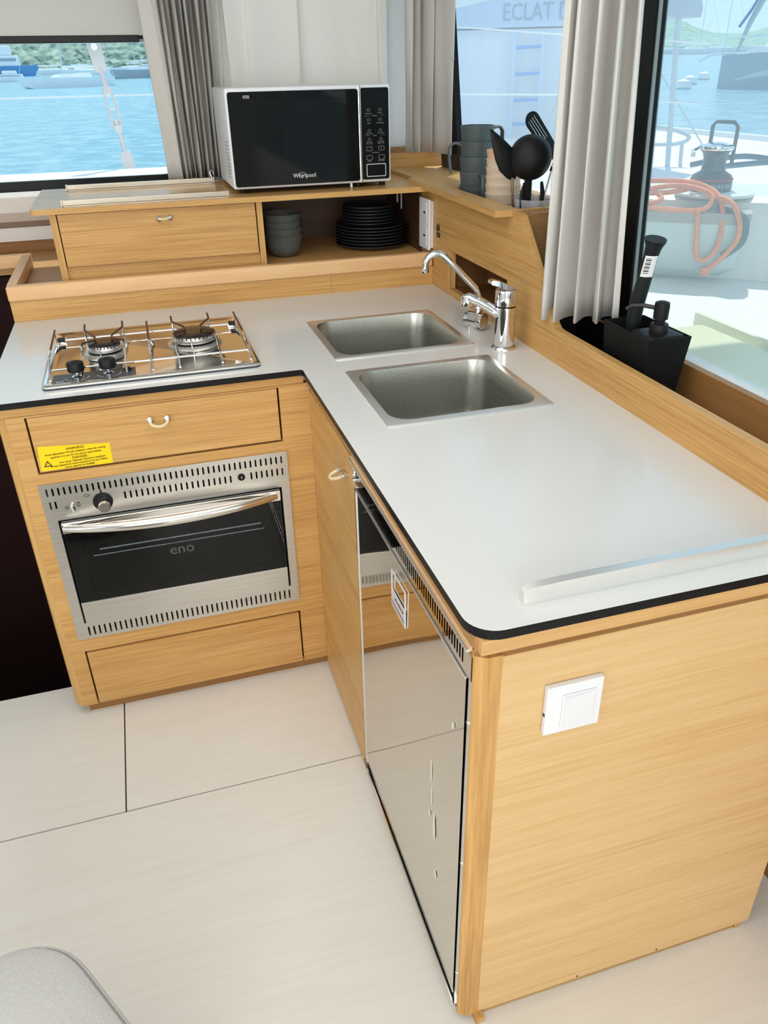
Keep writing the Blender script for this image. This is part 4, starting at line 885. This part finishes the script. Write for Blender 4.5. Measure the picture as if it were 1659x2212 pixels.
# boats
BW = mat('boat_white', (.85, .87, .88), .4); BBL = mat('boat_blue', (.02, .25, .55), .4); BGR = mat('boat_grey', (.32, .40, .45), .5); BMAST = mat('boat_mast', (.55, .62, .66), .5); BLUED = mat('deep_blue', (.02, .12, .42), .5)
def boat(lab, x, y, L_, rot, hull=BW, cabin=BW, mast=1.2, hgt=None, cat='boat', grp='moored boats in the bay', powered=False):
    t = thing('motor_boat' if powered else 'sailboat', lab, cat, (x, y, SEA(x, y)), grp); t.rotation_euler = (0, 0, rot)
    par = t; base = t.location.copy(); hg = hgt or L_*.09
    def ob2(name, bm, m, smooth=False):
        me = bpy.data.meshes.new(name); bm.to_mesh(me); bm.free(); me.materials.append(m)
        o = bpy.data.objects.new(name, me); COL.objects.link(o); o.parent = t
        if smooth: me.polygons.foreach_set('use_smooth', [True]*len(me.polygons))
        return o
    rg = []
    for s, w, zb in ((-.5, .75, .35), (-.47, .8, 0), (-.2, 1, -.2), (.1, .95, -.2), (.35, .6, -.1), (.47, .22, .1), (.54, .03, .85)):
        W_2 = L_*.15*w; xx = s*L_; rg.append([(xx, -W_2, hg*(1+.15*max(0, s))), (xx, -W_2*.85, zb*hg), (xx, 0, zb*hg-.1*hg), (xx, W_2*.85, zb*hg), (xx, W_2, hg*(1+.15*max(0, s)))])
    ob2('hull', loft(rg), hull, False)
    if powered:
        ob2('cabin', bx(-.2*L_, .25*L_, -.11*L_, .11*L_, hg*.95, hg*2.0, .02*L_), cabin); ob2('wheelhouse', bx(-.1*L_, .15*L_, -.09*L_, .09*L_, hg*2.0, hg*2.9, .02*L_), cabin)
        ob2('cabin_window', bx(-.17*L_, .2*L_, -.112*L_, .112*L_, hg*1.45, hg*1.75), BGR)
    else:
        ob2('cabin', loft([[(-.25*L_, -.08*L_, hg), (.2*L_, -.05*L_, hg), (.2*L_, .05*L_, hg), (-.25*L_, .08*L_, hg)], [(-.24*L_, -.065*L_, hg*1.5), (.14*L_, -.03*L_, hg*1.35), (.14*L_, .03*L_, hg*1.35), (-.24*L_, .065*L_, hg*1.5)]]), cabin)
    if mast:
        ob2('mast', add_tube(bm_new(), [(.05*L_, 0, hg), (.05*L_, 0, mast*L_)], L_*.0055, 6), BMAST)
        if not powered:
            ob2('boom', add_tube(bm_new(), [(.05*L_, 0, hg*2.1), (-.32*L_, 0, hg*2.1)], L_*.014, 6), BLUED if hull is BBL else BW)
            b = bm_new(); add_tube(b, [(.52*L_, 0, hg), (.05*L_, 0, mast*L_)], L_*.0022, 4); add_tube(b, [(-.5*L_, 0, hg), (.05*L_, 0, mast*L_)], L_*.0018, 4); ob2('stays', b, BMAST)
    return t
boat('pale white racing sloop lying sideways in the middle of the left window', -7.2, 149, 14.2, math.radians(180), mast=1.5, hgt=1.35)
boat('blue and white trawler at the left edge of the left window', -38, 355, 21, math.radians(8), hull=BBL, mast=.8, powered=True, hgt=3.4)
boat('white motor boat low in front of the blue trawler', -24, 226, 13, math.radians(5), mast=0, powered=True, hgt=.8)
boat('grey hulled catamaran at the right edge of the left window', 5.6, 215, 12, math.radians(175), hull=BGR, mast=1.3, hgt=1.7)
boat('white sloop with blue mast cover left of the turnbuckle', -9, 330, 16, math.radians(20), mast=1.5)
far = [(-60, 430), (-46, 410), (-27, 420), (-16, 400), (-3, 430), (7, 415), (16, 425), (24, 405), (-20, 380), (12, 370)]
ORD = ['leftmost', 'second from the left', 'third from the left', 'fourth from the left', 'fifth from the left', 'fifth from the right', 'fourth from the right', 'third from the right', 'second from the right', 'rightmost']
def order(P): q = sorted(range(len(P)), key=lambda i: P[i][0]/P[i][1]); n = len(P); return {i: (ORD[k] if k < 5 else ORD[10-(n-k)]) for k, i in enumerate(q)}
for i, (x, y) in enumerate(far): boat('far white sailboat below the wooded hillside, %s of ten' % order(far)[i], x, y, 13+i % 3*2, random.uniform(-.6, .6)+PI*(i % 2), mast=1.35, grp='far sailboats below the hillside')
far2 = [(210, 330), (232, 338), (252, 330), (275, 325), (292, 310), (318, 300), (340, 285), (218, 300), (335, 322)]
for i, (x, y) in enumerate(far2): boat('far white boat below the low headland, %s of nine' % order(far2)[i], x, y, 15+i % 3*3, random.uniform(-.4, .4)-.7, mast=(1.3 if i % 3 else 0), powered=(i % 3 == 0), grp='far boats below the headland', hgt=1.7)
# big grey catamaran bow
gb = thing('sailing_yacht', 'large grey yacht bow with a pale stripe at the right of the side window', 'boat', (56, 50, SEA(56, 50)))
gl_ = gb.location; dv = Vector((.69, -.72, 0)); nv = Vector((.72, .69, 0)); P0 = Vector((45.3, 58.0, 0))
def gpt(s, w, z): p = P0+dv*s+nv*w; return (p.x, p.y, SEA(p.x, p.y)+z)
obj('hull', loft([[gpt(s, -w, 0), gpt(s, w, 0), gpt(s, w, h), gpt(s, -w, h)] for s, w, h in ((0, .15, 2.25), (.5, .5, 2.3), (3, 1.6, 2.4), (8, 2.3, 2.5), (16, 2.5, 2.5))]), mat('yacht_grey', (.34, .43, .50), .4), gb)
obj('stripe', loft([[gpt(s, -w-.03, z0), gpt(s, -w+.02, z0), gpt(s, -w+.02, z1), gpt(s, -w-.03, z1)] for s, w, z0, z1 in ((1.2, .78, .55, .62), (3, 1.6, .8, 1.15), (8, 2.3, 1.5, 2.1))]), mat('stripe_pale', (.55, .62, .68), .4), gb)
obj('deck_gear', loft([[gpt(s, -w, h), gpt(s, w, h), gpt(s, w*.7, h+.5), gpt(s, -w*.7, h+.5)] for s, w, h in ((2, .6, 2.35), (9, 1.8, 2.5))]), BW, gb)
obj('anchor_roller', add_tube(bm_new(), [gpt(1, 0, 2.4), gpt(-.8, 0, 2.35), gpt(-1.7, 0, 1.9)], .10, 6), BW, gb)
obj('forestay_sail', add_tube(bm_new(), [gpt(1.0, 0, 2.5), gpt(1.6, 0, 4.4), gpt(5.5, 0, 13.5)], 0, 8, radii=[.08, .2, .42]), mat('furled_sail', (.42, .50, .50), .7), gb)
obj('blue_halyard', add_tube(bm_new(), [gpt(.9, -.3, 4.1), gpt(1.6, -.35, 5.2), gpt(3.4, -.3, 9)], .11, 6), BLUED, gb)
obj('pulpit', merge(add_tube(bm_new(), [gpt(.2, 0, 2.3), gpt(.0, 0, 3.4), gpt(3, -1.2, 3.5), gpt(6, -2, 3.5)], .05, 6), add_tube(bm_new(), [gpt(3, -1.4, 2.4), gpt(3, -1.2, 3.5)], .05, 6)), BW, gb)
for i, (x, y, l) in enumerate(((43.4, 59.8, 'nearest'), (49.0, 66.8, 'middle'), (56.6, 75.2, 'farthest, beside the grey bow'))):
    tag(obj('mooring_buoy', lathe([(0, -.3), (.5, -.2), (.68, .1), (.5, .55), (0, .72)], (x, y, SEA(x, y)), 14), BW, smooth=True), 'white round mooring buoy, %s of three' % l, 'buoy', 'mooring buoys')

# own deck outside the side window
dk = struct('deck', plate([(.80, -3), (2.45, -3), (2.45, .90), (.80, 1.6)], [], .70, .85), mat('deck_white', (.86, .86, .88), .5))
for i in range(12):
    x0 = .87+i*.312
    struct('deck_plank', bx(x0+.004, x0+.308, (1.62 if x0 < 2.3 else .3), 7.0, .90, .95+.0006*(i % 2), .003, 1), mat('deck_board', (.80, .75, .74), .6), dk)
struct('plank_bed', bx(.87, 4.6, 1.9, 6.98, .86, .92), mat('bed_grey', (.25, .24, .24), .8), dk)
struct('toe_rail', merge(bx(4.6, 4.68, .3, 7, .85, .985), bx(4.592, 4.60, .3, 7, .85, .972)), GELCOAT, dk)
struct('foredeck', bx(-3, .85, 1.63, 2.0, .95, 1.163, .01), GELCOAT, dk)
# coaming the winch stands on
co = thing('winch_coaming', 'white moulded cockpit coaming carrying the winch', 'coaming', (1.75, .75, .85))
dirv = Vector((.76, -.65, 0)); nrv = Vector((.65, .76, 0)); A0 = Vector((1.02, 1.07, 0))
def cpt(s, w, z): p = A0+dirv*s+nrv*w; return (p.x, p.y, z)
obj('moulding', loft([[cpt(0, w, z), cpt(1.5, w, z)] [::1] for w, z in ((0, .8505),)] , False, False) if False else loft([[cpt(s, .0, .8505), cpt(s, .45, .8505), cpt(s, .45, 1.08), cpt(s, .40, 1.11), cpt(s, .07, 1.11), cpt(s, .03, 1.095), cpt(s, .015, 1.06)] for s in (0, .5, 1.0, 1.6)]), GELCOAT, co, False)
obj('winch_pad', lathe([(0, 1.1095), (.13, 1.1095), (.13, 1.118), (.12, 1.122), (0, 1.122)], (1.60, .70, 0), 32), GELCOAT, co, True)
wn = thing('winch', 'black and chrome sheet winch with a folding handle outside the side window', 'winch', (1.59, .71, 1.122))
wx, wy = 1.585, .705
def wl_(pr, k=.80): return lathe([(r*k, 1.122+(z-1.146)*.92) for r, z in pr], (wx, wy, 0), 36)
obj('base', wl_([(0, 1.1462), (.084, 1.1462), (.086, 1.155), (.085, 1.185), (.078, 1.200), (.058, 1.210), (.05, 1.215)]), mat('winch_black', (.035, .045, .055), .35), wn, True)
obj('red_band', wl_([(.0858, 1.184), (.0875, 1.185), (.0875, 1.188), (.0855, 1.189)]), RED, wn, True)
obj('drum', wl_([(.050, 1.213), (.046, 1.235), (.047, 1.26), (.054, 1.275), (.062, 1.282), (.06, 1.287)]), mat('winch_drum', (.06, .08, .10), .3, .5), wn, True)
obj('top_cap', wl_([(.066, 1.284), (.069, 1.290), (.067, 1.298), (.045, 1.304), (.02, 1.309), (0, 1.309)]), CHROME, wn, True)
obj('line_feeder', add_tube(bm_new(), [(wx-.045, wy+.02, 1.258), (wx-.066, wy+.03, 1.245), (wx-.066, wy+.03, 1.228)], .008, 8), CHROME, wn, True)
Mw = Matrix.Rotation(math.radians(-34), 3, 'Z') @ MY
lt = []
for k, ch in enumerate('HARKEN'):
    a = math.radians(-128+k*11.5); n_v = Vector((math.cos(a), math.sin(a), 0)); x_v = Vector((-math.sin(a), math.cos(a), 0))
    lt.append(text_bm([(ch, (wx+n_v.x*.0690, wy+n_v.y*.0690, 1.140), .020, 'CENTER')], Matrix(((x_v.x, 0, n_v.x), (x_v.y, 0, n_v.y), (0, 1, 0))), .001))
obj('lettering', merge(*lt), mat('winch_print', (.5, .55, .6), .5), wn)
hx, hy = wx+.055, wy+.045
obj('handle_hoop', add_tube(bm_new(), [(hx-.030, hy+.026, 1.24), (hx-.030, hy+.026, 1.318), (hx-.022, hy+.019, 1.330), (hx+.020, hy-.017, 1.328), (hx+.030, hy-.026, 1.314), (hx+.030, hy-.026, 1.20)], .0065, 10), mat('handle_grey', (.08, .11, .12), .35, .6), wn, True)
# rope bag with orange rope
def bpt(s, w, z): return cpt(s+.13, w, z)
bg_ = thing('rope_bag', 'pale mesh rope bag hanging on the coaming under the orange rope', 'bag', (1.38, .62, .90))
obj('bag_body', loft([[bpt(s, w, z) for s, w in ((s0, -.006), (s1, -.006), (s1, -d_), (s1-.06, -d_-.03), (s0+.06, -d_-.03), (s0, -d_))] for z, s0, s1, d_ in ((.868, .22, .62, .03), (.90, .16, .66, .07), (.98, .14, .67, .09), (1.05, .14, .68, .09), (1.075, .14, .68, .085))], True, True), mat('bag_mesh', (.62, .72, .72), .8), bg_, True)
obj('bag_hem', loft([[bpt(s, w, z) for s, w in ((.135, -.004), (.685, -.004), (.685, -.095), (.62, -.122), (.20, -.122), (.135, -.095))] for z in (1.045, 1.078)], True, True), mat('bag_hem', (.42, .40, .38), .8), bg_)
rp = thing('rope', 'loose orange rope heaped over the bag and hanging down', 'rope', (1.4, .6, .95))
OR = noise_mat('orange_rope', (.86, .22, .07), (.92, .38, .20), (1, 1, 1), 160, 2, .8, bump=.5)
r_ = random.Random(5)
def crv(P, n=8):
    P = [Vector(p) for p in P]; out = []
    for i in range(len(P)-1):
        p0, p1, p2, p3 = P[max(i-1, 0)], P[i], P[i+1], P[min(i+2, len(P)-1)]
        for k in range(n): t = k/n; out.append(.5*((2*p1)+(p2-p0)*t+(2*p0-5*p1+4*p2-p3)*t*t+(3*p1-p0-3*p2+p3)*t**3))
    out.append(P[-1]); return out
loops = [[(.14, -.09, 1.085), (.25, -.08, 1.11), (.36, -.06, 1.14), (.46, -.05, 1.15), (.55, -.08, 1.13), (.54, -.11, 1.09), (.44, -.12, 1.085), (.30, -.11, 1.09), (.18, -.10, 1.085)],
         [(.16, -.05, 1.14), (.28, -.03, 1.155), (.42, -.01, 1.16), (.52, -.03, 1.15), (.58, -.08, 1.12), (.60, -.115, 1.06), (.60, -.135, .98), (.57, -.14, .935), (.54, -.138, .95), (.53, -.135, 1.02), (.52, -.12, 1.09)],
         [(.20, -.02, 1.15), (.34, -.05, 1.14), (.40, -.09, 1.11), (.30, -.12, 1.095), (.20, -.10, 1.10), (.28, -.07, 1.12), (.42, -.06, 1.13), (.50, -.02, 1.145)],
         [(.55, -.06, 1.125), (.62, -.11, 1.11), (.655, -.135, 1.05), (.65, -.138, .99), (.60, -.14, .925), (.575, -.138, .905)]]
for l in loops: obj('rope_loop', add_tube(bm_new(), crv([bpt(*p) for p in l]), .0085, 7), OR, rp, True)
obj('rope_knot', lathe([(0, -.018), (.016, -.012), (.02, 0), (.016, .012), (0, .018)], bpt(.575, -.138, .90), 12), OR, rp, True)
bh = tag(obj('rope_strap', add_tube(bm_new(), crv([bpt(.58, -.07, 1.095), bpt(.66, -.12, 1.07), bpt(.67, -.13, 1.0), bpt(.62, -.13, .95)]), .013, 8), mat('strap_dark', (.08, .13, .15), .6), smooth=True), 'dark webbing strap at the right end of the rope bag', 'strap')
dl = tag(obj('deck_lines', merge(add_tube(bm_new(), crv([(1.75, 1.05, 1.165), (1.95, 1.0, 1.19), (2.1, .80, 1.165), (2.3, .66, 1.165)]), .011, 6), add_tube(bm_new(), crv([(1.8, .98, 1.16), (2.05, .9, 1.175), (2.2, .75, 1.16), (2.4, .5, 1.16)]), .011, 6)), mat('navy_line', (.1, .16, .22), .7), smooth=True), 'dark blue deck lines lying right of the winch', 'rope')
# yellow-green translucent cover on the deck just below the pane
yc = thing('deck_hatch', 'pale yellow-green hatch cover on the side deck just outside the pane', 'hatch', (1.1, -.2, .85))
YG = mat('hatch_cover', (.78, .78, .52), .3)
obj('cover', loft([[(x, y, z) for y, z in ((.06, .8505), (-1.2, .8505), (-1.2, .885), (.02, .885), (.045, .880), (.058, .868))] for x in (.803, 1.11)]), YG, yc, True)
obj('raised_lip', bx(1.15, 1.165, -1.2, .12, .8505, .892, .004), YG, yc)

# stanchion, pushpit rail, wire, grey canvas
stn = thing('stanchion', 'thin steel stanchion pole outside the side window', 'pole', (2.9, 2.85, .95))
obj('pole', add_tube(bm_new(), [(2.90, 2.83, .951), (2.87, 2.89, 1.74)], .016, 8), BMAST, stn, True)
obj('diagonal_wire', add_tube(bm_new(), [(2.82, 2.91, 1.45), (3.07, 2.71, 1.04)], .005, 6), BMAST, stn)
pr = tag(obj('pushpit_rail', add_tube(bm_new(), crv([(2.5, 3.2, 1.20), (2.82, 2.9, 1.17), (2.95, 2.82, 1.14), (2.99, 2.78, 1.11), (2.95, 2.80, 1.08), (2.83, 2.89, 1.07), (2.5, 3.2, 1.06)]), .012, 8), BMAST, smooth=True), 'curved steel rail behind the stanchion', 'rail')
obj('rail_leg', add_tube(bm_new(), [(2.96, 2.80, 1.09), (2.97, 2.80, .951)], .012, 8), BMAST, pr)
cv = tag(obj('canvas_cover', loft([[(x, y, z) for x, z in ((2.55, 1.745), (3.00, 1.735), (3.005, 1.78), (2.96, 1.90), (2.9, 2.05), (2.55, 2.05))] for y in (2.86, 3.3)]), mat('canvas_grey', (.45, .52, .62), .7)), 'pale blue-grey canvas cover on top of the stanchion', 'cover')
# guard wires along the side
for z0, z1, l in ((1.68, 1.635, 'upper'), (1.39, 1.38, 'lower')):
    tag(obj('guard_wire', add_tube(bm_new(), [(.7, 2.75, z0+.03), (1.33, 2.46, z0), (1.81, 2.23, z1), (2.4, 1.95, z1-.05)], .0045, 6), BW), '%s white guard wire across the aft side window' % l, 'wire')
tag(obj('guard_wire', add_tube(bm_new(), [(-3, 2.7, 1.41), (-.84, 2.74, 1.42), (-.12, 2.77, 1.42), (.6, 2.77, 1.425)], .005, 6), BW), 'white guard wire crossing the left window', 'wire')
# rigging turnbuckle outside the left window
tbk = thing('turnbuckle', 'steel rigging turnbuckle and toggle outside the left window', 'turnbuckle', (-.32, 2.06, 1.135))
TB = mat('rigging_steel', (.62, .57, .59), .45, .2)
A = Vector((-.372, 2.07, 1.640)); B = Vector((-.305, 2.055, 1.145))
def tp(t): return A.lerp(B, t)
ax = (B-A).normalized(); sd = ax.cross(Vector((0, 1, 0))).normalized()
def bar(t0, t1, w0, w1, th=.008):
    w0, w1 = w0*.78, w1*.78
    r0, r1 = tp(t0), tp(t1); f = Vector((0, 1, 0))*th
    return loft([[r0-sd*w0-f, r0+sd*w0-f, r0+sd*w0+f, r0-sd*w0+f], [r1-sd*w1-f, r1+sd*w1-f, r1+sd*w1+f, r1-sd*w1+f]])
obj('toggle_plate', merge(bar(0, .03, .028, .037), bar(.03, .23, .037, .030), bar(.23, .25, .030, .018)), TB, tbk)
obj('toggle_pin', lathe([(0, 0), (.013, 0), (.013, .008), (0, .008)], tp(.07)+Vector((0, -.008, 0)), 16, (0, -1, 0)), CHROME, tbk, True)
obj('upper_rod', add_tube(bm_new(), [tp(.22), tp(.40)], .0105, 10), TB, tbk, True)
for s in (-1, 1): obj('body_bar', add_tube(bm_new(), [tp(.36)+sd*s*.008, tp(.40)+sd*s*.016, tp(.52)+sd*s*.017, tp(.62)+sd*s*.017, tp(.66)+sd*s*.012], .0055, 8), TB, tbk, True)
obj('body_ends', merge(bar(.35, .41, .012, .020), bar(.64, .70, .020, .012), bar(.51, .525, .018, .018)), TB, tbk)
obj('lower_rod', add_tube(bm_new(), [tp(.60), tp(.86)], .009, 10), TB, tbk, True)
obj('chain_plate', merge(bar(.84, .87, .022, .030), bar(.87, 1.0, .030, .032)), TB, tbk)
# neighbouring hull with its name and ladder
nh = thing('neighbour_hull', 'pale blue hull of the boat alongside with its painted name', 'boat', (3.0, 5.5, -1))
U_ = Vector((.898, -.44, 0)); Nn = Vector((.44, .898, 0)); Q0 = Vector((2.59, 5.71, 0))
def hp(s, w, z): p = Q0+U_*s+Nn*w; return (p.x, p.y, z)
obj('hull', loft([[hp(s, .02+.04*(s < 0), -1.4), hp(s, .0, .3), hp(s, .0, 1.79), hp(s, 1.6, 1.79), hp(s, 1.6, -1.4)] for s in (-2.6, .2, 1.1, 1.45)]), mat('hull_pale', (.62, .70, .78), .45), nh)
obj('name_band', loft([[hp(s, -.03, 1.80), hp(s, -.03, zt), hp(s, .5, zt), hp(s, .5, 1.80)] for s, zt in ((-2.6, 1.85), (0, 1.95), (.35, 2.01), (1.1, 2.14), (1.45, 2.18))]), mat('hull_band', (.56, .65, .84), .45), nh)
obj('deck_edge', loft([[hp(s, -.035, zt), hp(s, -.035, zt+.5), hp(s, .5, zt+.5), hp(s, .5, zt)] for s, zt in ((-2.6, 1.85), (0, 1.95), (.35, 2.01), (1.1, 2.14), (1.45, 2.18))]), mat('hull_top', (.85, .87, .88), .4), nh)
Mh = Matrix(((U_.x, 0, -Nn.x), (U_.y, 0, -Nn.y), (0, 1, 0)))
Mh = Mh @ Matrix.Diagonal((.80, 1, 1))
obj('lettering', text_bm([('ECLAT D', hp(.40, -.033, 1.905), .180, 'LEFT')], Mh, .004), mat('name_grey', (.30, .38, .48), .5), nh)
ld_ = thing('boarding_ladder', 'white ladder with blue rungs hanging on the neighbouring hull', 'ladder', hp(.65, -.1, .7), None)
LB = mat('ladder_pale', (.42, .60, .78), .5); RB = mat('rung_blue', (.05, .30, .75), .5)
for s in (.50, .745): obj('side_rail', loft([[hp(s, -.10, z), hp(s+.035, -.10, z), hp(s+.035, -.06, z), hp(s, -.06, z)] for z in (.55, 1.78)]), LB, ld_)
for z in (1.65, 1.45, 1.25, 1.06): obj('rung', add_tube(bm_new(), [hp(.525, -.085, z), hp(.755, -.085, z+.005)], .013, 8), RB, ld_, True)
obj('ladder_line', add_tube(bm_new(), crv([hp(.97, -.05, 1.62), hp(.93, -.06, 1.3), hp(.84, -.08, 1.05)]), .006, 6), mat('line_beige', (.6, .58, .58), .7), ld_)
